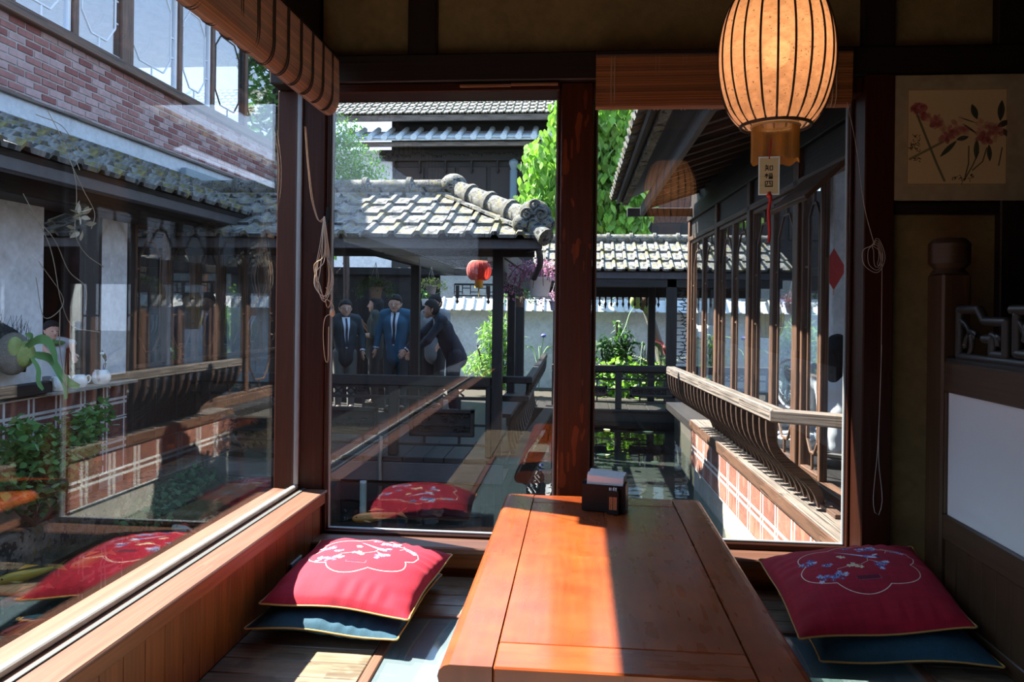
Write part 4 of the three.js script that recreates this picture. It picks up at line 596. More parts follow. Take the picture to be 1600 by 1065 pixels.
{ // glazed wall of the gallery
  const zs = [-9.3, -7.74, -6.45, -5.2, -3.9, -3.42], X = 0.28;
  const w = thing('gallery_frame', 'timber posts and beams of the glazed gallery beside the pond', 'wall', RP, RT, null, 'structure');
  for (const z of zs) part('gallery_post', bx(X - 0.05, X + 0.05, 0.062, 2.36, rz(z) - 0.05, rz(z) + 0.05, 0.006), M.winWood, w);
  part('gallery_beam', bx(X - 0.06, X + 0.06, 2.22, 2.38, rz(-9.35), rz(-3.42), 0.006), M.outWood, w); part('gallery_beam', bx(X - 0.05, X + 0.05, 1.98, 2.03, rz(-9.3), rz(-3.42), 0.005), M.winWood, w); part('gallery_floor', bx(0.0, 3.2, -0.06, 0.02, rz(-9.4), rz(-3.42), 0), M.outWood, w); part('gallery_sill', bx(X - 0.05, X + 0.05, 0.02, 0.11, rz(-9.3), rz(-3.42), 0.004), M.winWood, w);
  part('gallery_transom', bx(X - 0.02, X + 0.02, 2.03, 2.55, rz(-9.3), rz(-3.42), 0), M.outWood, w);
  part('gallery_end_wall', bx(X, 3.1, 1.4, 2.6, rz(-9.4), rz(-9.3), 0), M.outWood, w);
  part('gallery_back_wall', [bx(3.1, 3.2, 0.02, 0.9, rz(-9.4), rz(-3.42), 0), bx(3.1, 3.2, 1.55, 2.7, rz(-9.4), rz(-3.42), 0), ...[-9.3, -7.9, -6.5, -5.1, -3.7].map((z) => bx(3.1, 3.2, 0.9, 2.1, rz(z) - 0.25, rz(z) + 0.25, 0))], M.white, w);
  part('gallery_cross_wall', [bx(0.62, 3.1, 0.02, 2.4, rz(-3.52), rz(-3.42), 0)], M.white, w);
  part('awning_sash', (() => { const g = bx(-0.30, 0, -0.015, 0.015, -0.35, 0.35, 0.004); g.rotateZ(0.75); g.translate(X - 0.06, 1.98, rz(-4.62)); return g; })(), M.winWood, w);
  part('gallery_column', bx(0.82, 1.35, 0.02, 2.4, rz(-6.3), rz(-6.15), 0.01), M.white, w).userData.label = 'white plastered pier';
  const lab = ['farthest octagon lattice window of the pond gallery', 'octagon lattice window second from the far end of the pond gallery', 'octagon lattice window in the middle of the pond gallery', 'octagon lattice window behind the lantern ribbon in the pond gallery', 'octagon lattice window nearest the tea room in the pond gallery'];
  for (let k = 0; k < 5; k++) { const a = rz(zs[k]) + 0.05, b = rz(zs[k + 1]) - 0.05, g = thing('window_' + (4 + k), lab[k], 'window', RP, RT, null, 'structure');
    for (let h = 0; h < (k > 2 ? 1 : 2); h++) { const s = new THREE.Group(); s.name = 'casement'; s.rotation.y = -Math.PI / 2; s.position.set(X, 0, 0); g.add(s); const m = k === 3 ? a + (b - a) * 0.33 : k === 4 ? b : (a + b) / 2; octWindow(s, h ? m : a, h ? b : m, 0.11, 1.98, M.winWood, true, true); } }
}
{ // roof of the gallery: eave tiles, strip, gutter, rafters
  const o = thing('gallery_roof', 'overhanging tiled eave of the pond gallery with exposed rafters', 'roof', [0, 0, 0], 0, null, 'structure');
  const zA = -9.0, zB = -3.45, L = zB - zA, pit = 0.42;
  part('soffit_board', (() => { const g = bx(0, 1.35, 0, 0.02, zA, zB, 0); g.applyMatrix4(new THREE.Matrix4().makeRotationZ(0.36)); g.translate(0.47, 2.43, 0); return g; })(), M.outWood, o);
  part('eave_strip', bx(0.49, 0.56, 2.375, 2.43, zA, zB, 0.006), M.tilePale, o); part('gutter_beam', bx(0.70, 0.745, 2.25, 2.375, zA, zB, 0.006), M.steel, o); part('end_beam', bx(0.55, 1.7, 2.25, 2.35, zA - 0.05, zA, 0.006), M.steel, o);
  for (let k = 0; k < 17; k++) { const z = zA + 0.15 + k * 0.335; part('rafter', bar([0.72, 2.33, z], [1.62, 2.62, z], 0.05, 0.065), M.balWood, o); }
  const s = new THREE.Group(); s.name = 'roof_tiles'; s.position.set(0.39, 2.43, zB); s.rotation.y = -Math.PI / 2; s.rotation.order = 'YXZ'; o.add(s); s.rotation.y = Math.PI / 2 + Math.PI; s.position.z = zA;
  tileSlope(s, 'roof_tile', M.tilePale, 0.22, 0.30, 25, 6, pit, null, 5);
  part('roof_deck', (() => { const g = bx(0, 2.0, -0.03, 0.0, zA, zB, 0); g.applyMatrix4(new THREE.Matrix4().makeRotationZ(pit)); g.translate(0.42, 2.42, 0); return g; })(), M.outWood, o);
  part('ridge', rod([2.26, 3.29, zA], [2.26, 3.29, zB], 0.10, 0.10, 10), M.tileGrey, o);
  part('rear_slope', (() => { const g = bx(0, 2.4, -0.03, 0.02, zA, zB, 0); g.applyMatrix4(new THREE.Matrix4().makeRotationZ(-pit)); g.translate(2.26, 3.24, 0); return g; })(), M.tileGrey, o);
}
// things inside the gallery
{
  const f = thing('standing_fan', 'white standing electric fan behind the gallery window', 'fan', [1.95, 0.02, -7.0], -1.2);
  const wp = std(lin(0.75, 0.77, 0.78), 0.4);
  part('fan_base', new THREE.CylinderGeometry(0.17, 0.19, 0.03, 28).translate(0, 0.015, 0), wp, f); part('fan_pole', rod([0, 0.02, 0], [0, 0.42, 0], 0.018), wp, f); part('fan_motor', sph(0.07, 0, 0.48, -0.04, 1, 1, 1.4), wp, f);
  const cage = [new THREE.TorusGeometry(0.22, 0.012, 8, 36).translate(0, 0.48, 0.05), new THREE.TorusGeometry(0.11, 0.003, 5, 24).translate(0, 0.48, 0.10)]; for (let k = 0; k < 36; k++) { const a = k / 36 * 6.283; cage.push(tube([[Math.cos(a) * 0.22, 0.48 + Math.sin(a) * 0.22, 0.05], [Math.cos(a) * 0.12, 0.48 + Math.sin(a) * 0.12, 0.10], [Math.cos(a) * 0.03, 0.48 + Math.sin(a) * 0.03, 0.11]], 0.002, 6, 4)); } part('fan_cage', cage, wp, f);
  for (let k = 0; k < 3; k++) { const g = sph(0.09, 0.1, 0, 0, 1, 0.6, 0.06, 10); g.rotateZ(k * 2.094); g.translate(0, 0.48, 0.04); part('fan_blade', g, std(lin(0.16, 0.24, 0.30), 0.4), f); }
  const d = thing('paper_diamond', 'red paper diamond hung on the white pier in the gallery', 'decoration', [1.66, 1.43, -5.12], -0.2); part('diamond', extr([[0, -0.135], [0.075, 0], [0, 0.135], [-0.075, 0]], 0.006, 0.001), std(lin(0.50, 0.05, 0.045), 0.7), d); part('thread', [rod([0, 0.13, 0.003], [0, 0.55, 0.003], 0.0015), rod([0, -0.17, 0.003], [0, -0.13, 0.003], 0.005)], M.cordTan, d);
}
const paperLamp = (c, t = 0.5) => { const m = phy(lin(...c), 0.97, { transmission: t, thickness: 0, map: mottle }); m.side = THREE.DoubleSide; return m; };
{ const rib = std(lin(0.06, 0.03, 0.015), 0.6);
  const a = lantern('paper_lantern', 'yellow paper lantern hanging inside the gallery beside the white fan', [2.1, 0.86, -8.6], 0.16, 0.42, paperLamp([0.75, 0.55, 0.14]), 16, { rib, rim: rib }); part('cord', rod([0, 0.42, 0], [0, 1.6, 0], 0.004), rib, a);
  const b = lantern('paper_lantern', 'small yellow paper lantern hanging deep inside the gallery', [2.25, 1.12, -8.1], 0.11, 0.26, paperLamp([0.75, 0.5, 0.12]), 16, { rib, rim: rib }); part('cord', rod([0, 0.26, 0], [0, 1.35, 0], 0.004), rib, b);
  const c = lantern('paper_lantern', 'round red lantern with a yellow tassel hanging in the dark pavilion', [-1.27, 1.50, -9.5], 0.16, 0.24, paperLamp([0.6, 0.05, 0.03], 0.35), 18, { rib: std(lin(0.3, 0.02, 0.01), 0.6), rim: std(lin(0.5, 0.3, 0.05), 0.5) }); part('cord', rod([0, 0.24, 0], [0, 0.42, 0], 0.004), rib, c); part('tassel', [new THREE.CylinderGeometry(0.05, 0.055, 0.10, 16).translate(0, -0.05, 0), rod([0, -0.22, 0], [0, -0.1, 0], 0.006)], std(lin(0.55, 0.38, 0.04), 0.7), c); }

// ================================================================== PAVILION OVER THE POND
{
  const o = thing('pavilion_deck', 'dark plank deck of the pavilion standing in the pond', 'deck', [0, 0, 0], 0, null, 'structure');
  const ex = -0.70; const geo = [0, 1, 2].map(() => bx(0.002, 0.205, -0.05, 0, 0, 1.0, 0.005, 2));
  for (let k = 0; k < 21; k++) { const p = part('deck_plank', geo[k % 3], M.outWood, o); p.position.set(-4.9 + k * 0.2075 - 0.155 + 0.0, -0.345, -8.35); p.scale.z = 0.95; }
  part('deck_slab', bx(-5.0, ex, -0.42, -0.352, -12.3, -8.3, 0.004), M.outWood, o); part('fascia', [bx(-5.0, ex - 0.03, -0.59, -0.40, -7.47, -7.40, 0.006), bx(ex - 0.09, ex - 0.03, -0.58, -0.42, -12.3, -7.47, 0.006)], M.steel, o);
  part('side_board', bar([ex + 0.03, -0.41, -7.42], [-0.42, -0.40, -12.0], 0.16, 0.05), M.outWood, o);
  for (const [x, z] of [[-0.9, -7.6], [-2.5, -7.6], [-4.2, -7.6], [-0.9, -11], [-2.6, -10]]) part('pile', rod([x, -1.2, z], [x, -0.42, z], 0.07, 0.07, 10), M.outWood, o);
}
{
  const o = thing('pavilion_railing', 'dark carved panel railing along the front of the pavilion', 'railing', [-4.82, -0.345, -7.52]);
  panelRail(o, 3.95, 0.80, 4, M.outWood);
  const s = thing('seat_railing', 'dark leaning seat rail along the open side of the pavilion', 'railing', [0, 0, 0]);
  part('top_rail', bar([-0.50, 0.42, -7.62], [-0.52, 0.42, -11.7], 0.075, 0.07), M.outWood, s); part('end_rail', bar([-0.86, 0.42, -7.66], [-0.47, 0.42, -7.66], 0.075, 0.07), M.outWood, s); part('end_rail', bar([-0.86, 0.23, -7.66], [-0.50, 0.23, -7.66], 0.06, 0.06), M.outWood, s); part('lower_rail', bar([-0.52, 0.23, -7.62], [-0.54, 0.23, -11.7], 0.05, 0.05), M.outWood, s); part('seat_board', bar([-0.80, 0.05, -7.66], [-0.80, 0.05, -11.7], 0.25, 0.04), M.outWood, s);
  for (let k = 0; k < 14; k++) { const z = -7.75 - k * 0.3; part('baluster', tube([[-0.51, 0.40, z], [-0.53, 0.2, z], [-0.66, 0.02, z], [-0.70, -0.15, z], [-0.66, -0.35, z]], 0.022, 12, 5), M.outWood, s); }
}
{ // posts and upper frame of the pavilion
  const o = thing('pavilion_frame', 'dark timber posts and fretwork of the pavilion', 'frame', [0, 0, 0], 0, null, 'structure');
  for (const [x, z, w] of [[-0.81, -7.52, 0.052], [-4.4, -7.52, 0.052], [-2.04, -9.3, 0.056], [-0.94, -12.0, 0.07], [-0.86, -9.6, 0.05], [-4.4, -11.8, 0.06]]) part('pavilion_post', bx(x - w, x + w, -0.345, 1.75, z - w, z + w, 0.008), M.outWood, o);
  part('pavilion_beam', [bx(-4.9, -0.45, 1.66, 1.78, -7.57, -7.47, 0.006), bx(-4.9, -0.45, 1.66, 1.78, -12.05, -11.95, 0.006), bx(-0.86, -0.76, 1.66, 1.78, -12, -7.5, 0.006), bx(-2.09, -1.99, 1.66, 1.78, -12, -7.5, 0.006)], M.outWood, o);
  const fret = []; for (let k = 0; k < 9; k++) { const x = -2.0 + k * 0.13; fret.push(bar([x, 1.36, -12], [x, 1.52, -12], 0.014, 0.014), bar([x, 1.4 + (k % 2) * 0.06, -12], [x + 0.13, 1.4 + (k % 2) * 0.06, -12], 0.014, 0.014)); } fret.push(bar([-2.0, 1.52, -12], [-0.95, 1.52, -12], 0.03, 0.03), bar([-2.0, 1.34, -12], [-0.95, 1.34, -12], 0.02, 0.02));
  for (const x of [-1.95, -1.45, -1.0]) fret.push(lathe([[0.001, 1.20], [0.03, 1.24], [0.012, 1.28], [0.03, 1.32], [0.03, 1.5]], 8).translate(x, 0, -12)); part('fretwork', fret, M.outWood, o);
  const skirt = []; for (let k = 0; k < 16; k++) { const z = -7.8 - k * 0.26; skirt.push(lathe([[0.001, 1.30], [0.025, 1.34], [0.012, 1.38], [0.03, 1.44], [0.03, 1.66]], 7).translate(-0.81, 0, z)); } skirt.push(bx(-0.84, -0.78, 1.42, 1.66, -12, -7.8, 0.004)); part('hanging_skirt', skirt, M.outWood, o);
  part('back_screen', bx(-4.9, -2.25, -0.345, 1.7, -12.12, -12.05, 0.005), M.outWood, o); for (let k = 0; k < 6; k++) part('screen_panel', bx(-4.8 + k * 0.43, -4.45 + k * 0.43, -0.2, 1.25, -12.05, -12.03, 0.01), M.outWood, o); part('door_frame', [bx(-2.72, -2.69, -0.345, 1.35, -12.05, -12.02, 0.004), bx(-2.72, -2.42, 1.32, 1.35, -12.05, -12.02, 0.004)], M.steel, o);
}
{ // pavilion roof
  const o = thing('pavilion_roof', 'weathered grey tiled pavilion roof with a stepped ridge', 'roof', [0, 0, 0], 0, null, 'structure');
  const ze = -7.0, zr = -8.15, ye = 1.82, yr = 2.36, xe = -0.33, xr = -1.38, x0 = -5.4; const pit = Math.atan2(yr - ye, ze - zr), sl = Math.hypot(yr - ye, ze - zr), rows = 4, l = sl / rows, w = 0.24;
  const g = new THREE.Group(); g.name = 'front_slope'; g.position.set(x0, ye - 0.015, ze + 0.02); o.add(g);
  tileSlope(g, 'roof_tile', M.tileGrey, w, l, 22, rows, pit, (i, j) => { const f = (j + 0.35) / rows; return x0 + (i + 0.6) * w < xe + (xr - xe) * f; }, 8);
  const sg = new THREE.Group(); sg.name = 'side_slope'; sg.position.set(xe - 0.02, ye - 0.015, ze - 0.02); sg.rotation.y = 1.893; o.add(sg);
  tileSlope(sg, 'roof_tile', M.tileGrey, w, 0.275, 10, 3, 0.70, (i, j) => { const f = (j + 0.5) / 3, z = (i + 0.5) * w; return z > 1.42 * f && z < 2.43 - 1.01 * f; }, 9);
  const slab = new THREE.BufferGeometry(); { const A = [x0, ye - 0.03, ze], B = [xe, ye - 0.03, ze], C = [xr, yr - 0.03, zr], D = [x0, yr - 0.03, zr], E = [-1.1, ye - 0.03, 2 * zr - ze], F = [x0, ye - 0.03, 2 * zr - ze]; const q = []; const T = (a, b, c) => q.push(...a, ...b, ...c); T(A, B, C); T(A, C, D); T(B, E, C); T(D, C, E); T(D, E, F); T(A, F, E); T(A, E, B); T(A, D, F); slab.setAttribute('position', new THREE.Float32BufferAttribute(q, 3)); slab.computeVertexNormals(); } part('roof_body', slab, M.outWood, o);
  part('gutter', [bx(x0, xe - 0.02, 1.70, 1.80, ze - 0.06, ze - 0.02, 0.006), bar([xe - 0.05, 1.75, ze - 0.06], [-1.12, 1.75, 2 * zr - ze], 0.04, 0.10)], M.steel, o);
  part('downpipe', tube([[xe - 0.06, 1.72, ze - 0.05], [xe - 0.04, 1.6, ze - 0.12], [-0.45, 1.45, -7.5]], 0.03, 14, 8), M.steel, o);
  // ridge: plinth course, half-round caps and collars, then the falling hip
  part('ridge_course', [bx(x0, xr + 0.1, yr - 0.03, yr + 0.03, zr - 0.09, zr + 0.09, 0.006)], M.tilePale, o);
  const capG = (L) => { const q = new THREE.CylinderGeometry(0.10, 0.105, L, 12, 1, false); q.rotateZ(Math.PI / 2); q.scale(1, 0.95, 0.8); return q; }, colG = () => { const q = new THREE.CylinderGeometry(0.122, 0.122, 0.05, 12); q.rotateZ(Math.PI / 2); q.scale(1, 1.0, 0.85); return q; };
  const cg = capG(0.47), kg = colG(); for (let k = 0; k < 8; k++) { const m = part('ridge_cap', cg, M.tileGrey, o); m.position.set(xr - 0.24 - k * 0.49, yr + 0.085, zr); const c = part('ridge_collar', kg, M.tileGrey, o); c.position.set(xr - k * 0.49, yr + 0.09, zr); }
  const a = V(xr, yr + 0.09, zr), b = V(xe - 0.12, ye + 0.16, ze - 0.12), dir = b.clone().sub(a), HL = dir.length(); dir.normalize(); const qh = new THREE.Quaternion().setFromUnitVectors(V(1, 0, 0), dir), sg2 = HL / 4; const hc = capG(sg2 * 0.98);
  for (let k = 0; k < 4; k++) { const m = part('hip_cap', hc, M.tilePale, o); m.quaternion.copy(qh); m.position.copy(a).addScaledVector(dir, (k + 0.5) * sg2); const c = part('ridge_collar', kg, M.tilePale, o); c.quaternion.copy(qh); c.position.copy(a).addScaledVector(dir, k * sg2); }
  part('hip_course', bar(a.clone().add(V(0, -0.1, 0.06)).toArray(), b.clone().add(V(0, -0.1, 0.04)).toArray(), 0.2, 0.03), M.tilePale, o);
  part('ridge_knot', sph(0.15, xr, yr + 0.12, zr, 1, 0.85, 0.9, 14), M.tilePale, o);
  // scroll ornament at the corner and round end tile
  const or = [sph(0.16, xe - 0.10, ye + 0.20, ze - 0.08, 1, 0.95, 0.5, 16), sph(0.09, xe - 0.22, ye + 0.12, ze - 0.05, 1, 1, 0.9, 10), sph(0.085, xe + 0.01, ye + 0.12, ze - 0.06, 1, 1, 0.9, 10)]; const sp = (cx, cy, s, d) => { const p = []; for (let i = 0; i < 14; i++) { const t = i / 13 * 8; p.push([cx + d * Math.cos(t) * s * (1 - i / 17), cy + Math.sin(t) * s * (1 - i / 17), ze + 0.0]); } or.push(tube(p, 0.016, 30, 5)); }; sp(xe - 0.17, ye + 0.20, 0.065, 1); sp(xe - 0.03, ye + 0.20, 0.065, -1); sp(xe - 0.10, ye + 0.29, 0.05, 1); part('corner_scroll', or, M.tileGrey, o);
  part('corner_tile', [rod([xe - 0.16, ye + 0.12, ze - 0.12], [xe + 0.02, ye - 0.02, ze + 0.06], 0.075, 0.085, 14)], M.tileGrey, o);
}
// ================================================================== FAR COVERED WALKWAY
{
  const o = thing('walkway_deck', 'dark plank walkway bridging the pond at the far side', 'deck', [0, 0, 0], 0, null, 'structure');
  const geo = [0, 1, 2].map(() => bx(0.003, 0.297, -0.04, 0, 0, 1.3, 0.006, 2)); for (let k = 0; k < 12; k++) part('deck_plank', geo[k % 3], M.outWood, o).position.set(-1.0 + k * 0.3, -0.42, -13.25);
  part('fascia', bx(-1.0, 2.6, -0.62, -0.46, -12.05, -11.98, 0.005), M.outWood, o); for (const x of [-0.4, 1.25, 2.4]) part('pile', rod([x, -1.2, -12.2], [x, -0.46, -12.2], 0.06, 0.06), M.outWood, o);
  part('brace', [bar([0.85, -0.5, -12.0], [1.3, -1.05, -12.0], 0.05, 0.05)], M.outWood, o);
  const r = thing('walkway_railing', 'dark carved panel railing along the far covered walkway', 'railing', [-0.42, -0.42, -12.0]); panelRail(r, 2.10, 0.69, 2, M.outWood);
  const f = thing('walkway_frame', 'dark posts and fret panel of the far covered walkway', 'frame', [0, 0, 0], 0, null, 'structure');
  for (const [x, w] of [[1.44, 0.075], [1.80, 0.06], [2.1, 0.07], [3.4, 0.07]]) part('walkway_post', bx(x - w, x + w, -0.42, 1.68, -12.1, -11.98, 0.006), M.outWood, f); part('walkway_post', bx(1.18, 1.30, -0.42, 1.6, -13.2, -13.08, 0.006), M.outWood, f); part('walkway_post', bx(-0.45, -0.36, -0.42, 1.6, -13.2, -13.08, 0.006), M.outWood, f);
  part('walkway_beam', [bx(-0.6, 4.0, 1.5, 1.64, -12.1, -11.98, 0.006), bx(-0.6, 4.0, 1.36, 1.56, -13.2, -13.1, 0.006)], M.outWood, f);
  const fr = []; const rn = rng(4); for (let j = 0; j < 22; j++) { const y = 0.32 + j * 0.055; fr.push(bar([1.52 + (j % 2) * 0.07, y, -12.04], [1.66 + (j % 2) * 0.07, y, -12.04], 0.014, 0.014)); fr.push(bar([1.55 + rn() * 0.16, y, -12.04], [1.55 + rn() * 0.16, y + 0.055, -12.04], 0.014, 0.014)); } fr.push(bar([1.52, 0.3, -12.04], [1.52, 1.55, -12.04], 0.02, 0.02), bar([1.74, 0.3, -12.04], [1.74, 1.55, -12.04], 0.02, 0.02)); part('fret_panel', fr, M.outWood, f);
  const dr = []; for (let k = 0; k < 14; k++) { const x = 0.05 + k * 0.1; dr.push(lathe([[0.001, 1.18 - (k % 4 ? 0 : 0.05)], [0.025, 1.24], [0.01, 1.28], [0.02, 1.36]], 7).translate(x, 0, -13.1)); } part('drop_ornaments', dr, M.outWood, f);
  const t = thing('walkway_roof', 'sunlit grey tiled roof of the far covered walkway', 'roof', [0, 0, 0], 0, null, 'structure');
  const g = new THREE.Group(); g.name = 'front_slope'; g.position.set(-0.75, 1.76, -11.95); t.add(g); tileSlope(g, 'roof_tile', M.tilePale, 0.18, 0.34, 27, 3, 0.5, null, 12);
  part('roof_deck', (() => { const q = bx(-0.75, 4.1, -0.04, 0.0, -1.08, 0, 0); q.applyMatrix4(new THREE.Matrix4().makeRotationX(0.5)); q.translate(0, 1.75, -11.95); return q; })(), M.outWood, t); part('rear_deck', (() => { const q = bx(-0.75, 4.1, -0.04, 0.0, -1.08, 0, 0); q.applyMatrix4(new THREE.Matrix4().makeRotationX(Math.PI - 0.5)); q.translate(0, 1.75, -13.85); return q; })(), M.tileGrey, t);
  part('gutter', bx(-0.75, 4.1, 1.63, 1.75, -12.02, -11.96, 0.006), M.steel, t);
  const cg = new THREE.CylinderGeometry(0.08, 0.085, 0.37, 10).rotateZ(Math.PI / 2), kg = new THREE.CylinderGeometry(0.105, 0.105, 0.05, 10).rotateZ(Math.PI / 2); for (let k = 0; k < 12; k++) { part('ridge_cap', cg, M.tilePale, t).position.set(-0.5 + k * 0.39, 2.34, -12.92); part('ridge_collar', kg, M.tilePale, t).position.set(-0.7 + k * 0.39, 2.345, -12.92); } part('ridge_course', bx(-0.75, 4.1, 2.22, 2.27, -13.0, -12.84, 0.006), M.tilePale, t);
}
// ================================================================== GARDEN WALL
{
  const w = thing('garden_wall', 'white plastered garden wall with white tile coping behind the plants', 'wall', [0, 0, 0], 0, null, 'structure');
  part('wall_face', bx(-6, 0.0 - 0.34, -0.6, 1.10, -15.1, -14.95, 0.01), M.white, w); part('wall_face', bx(-0.34, 0.12, -0.6, 0.62, -15.1, -14.95, 0.01), M.white, w); part('wall_face', bx(0.12, 6, -0.6, 1.10, -15.1, -14.95, 0.01), M.white, w);
  const a = bx(-0.09, 0.09, -0.02, 0.02, 0, 0.36, 0.004), r = bx(-0.025, 0.025, 0, 0.06, -0.01, 0.38, 0.01); const wt = std(lin(0.80, 0.80, 0.77), 0.7, { map: mottle });
  for (let k = 0; k < 50; k++) { const x = -5.6 + k * 0.2; const lo = x > -0.36 && x < 0.14; const g = part('coping_tile', a, wt, w); g.position.set(x, lo ? 0.84 : 1.32, -15.02); g.rotation.x = 0.72; const q = part('coping_roll', r, wt, w); q.position.set(x + 0.1, lo ? 0.84 : 1.32, -15.02); q.rotation.x = 0.72; }
  single('backdrop_wall', [bx(-8, 8, -0.5, 1.9, -17.6, -17.4, 0)], std(lin(0.32, 0.36, 0.37), 0.9, { map: mottle }), 'grey wall of a house beyond the garden wall', 'wall', null, 'structure');
}
// ================================================================== HOUSE BEHIND
{
  const o = thing('timber_house', 'dark timber house with grey tiled roof behind the pavilion', 'house', [0, 0, -20]);
  part('facade', bx(-5.1, 3, -1, 6.2, -0.3, 0, 0.02), M.outWood, o); part('side_wall', bx(-7.0, -5.05, -1, 5.35, -0.25, 0.05, 0.01), M.white, o);
  for (let k = 0; k < 9; k++) part('facade_panel', bx(-4.95 + k * 0.85, -4.2 + k * 0.85, 3.0, 4.9, 0, 0.04, 0.01), M.beam, o);
  part('carved_frieze', (() => { const g = [bx(-5.4, 2, 5.05, 5.35, 0.0, 0.12, 0.01)], r = rng(6); for (let k = 0; k < 60; k++) { const x = -5.3 + k * 0.12; g.push(sph(0.035, x, 5.16 + r() * 0.08, 0.13, 1.4, 1, 0.5, 6)); } for (let k = 0; k < 10; k++) g.push(lathe([[0.001, 4.7], [0.05, 4.8], [0.02, 4.88], [0.04, 5.05]], 7).translate(-5 + k * 0.7, 0, 0.08)); return g; })(), M.outWood, o);
  const lamp = part('wall_lamp', [rod([-1.75, 3.9, 0.35], [-1.75, 4.75, 0.35], 0.10, 0.10, 10)], std(lin(0.10, 0.16, 0.20), 0.5), o); part('lamp_head', lathe([[0.07, 0], [0.13, 0.16], [0.12, 0.24], [0.02, 0.30]], 10).translate(-1.75, 4.75, 0.35), std(lin(0.16, 0.22, 0.26), 0.4), lamp);
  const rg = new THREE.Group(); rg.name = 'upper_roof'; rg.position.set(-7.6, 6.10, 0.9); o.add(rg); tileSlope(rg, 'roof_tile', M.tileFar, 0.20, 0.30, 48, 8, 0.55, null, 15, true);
  part('roof_deck', (() => { const q = bx(-7.6, 2.2, -0.06, 0.0, -2.6, 0, 0); q.applyMatrix4(new THREE.Matrix4().makeRotationX(0.55)); q.translate(0, 6.09, 0.9); return q; })(), M.outWood, o); part('eave_board', bx(-7.6, 2.2, 5.93, 6.08, 0.82, 0.90, 0.01), M.greyWood, o);
  part('porch_deck', (() => { const q = bx(-6.3, 0.2, -0.05, 0.0, -0.95, 0, 0); q.applyMatrix4(new THREE.Matrix4().makeRotationX(0.42)); q.translate(0, 5.46, 0.95); return q; })(), M.tileBlue, o);
  const roll = new THREE.CylinderGeometry(0.075, 0.075, 1.0, 10).rotateX(Math.PI / 2).translate(0, 0, -0.48), disc = new THREE.CylinderGeometry(0.085, 0.085, 0.03, 12).rotateX(Math.PI / 2), pan = (() => { const q = []; for (let j = 0; j < 7; j++) q.push(bx(-0.115, 0.115, -0.012 + 0, 0.012, -0.14 - j * 0.135, -j * 0.135, 0.003).rotateX(-0.05)); return merge(q); })();
  for (let k = 0; k < 17; k++) { const x = -6.2 + k * 0.385; const a = part('roll_tile', roll, M.tileBlue, o); a.position.set(x, 5.50, 0.95); a.rotation.x = 0.42; part('end_disc', disc, M.tileBlue, o).position.set(x, 5.49, 0.97); const b = part('pan_tile', pan, M.tileBlue, o); b.position.set(x + 0.192, 5.485, 0.95); b.rotation.x = 0.42; }
  part('porch_beam', bx(-6.2, 0.1, 5.28, 5.40, 0.78, 0.86, 0.01), M.greyWood, o);
}
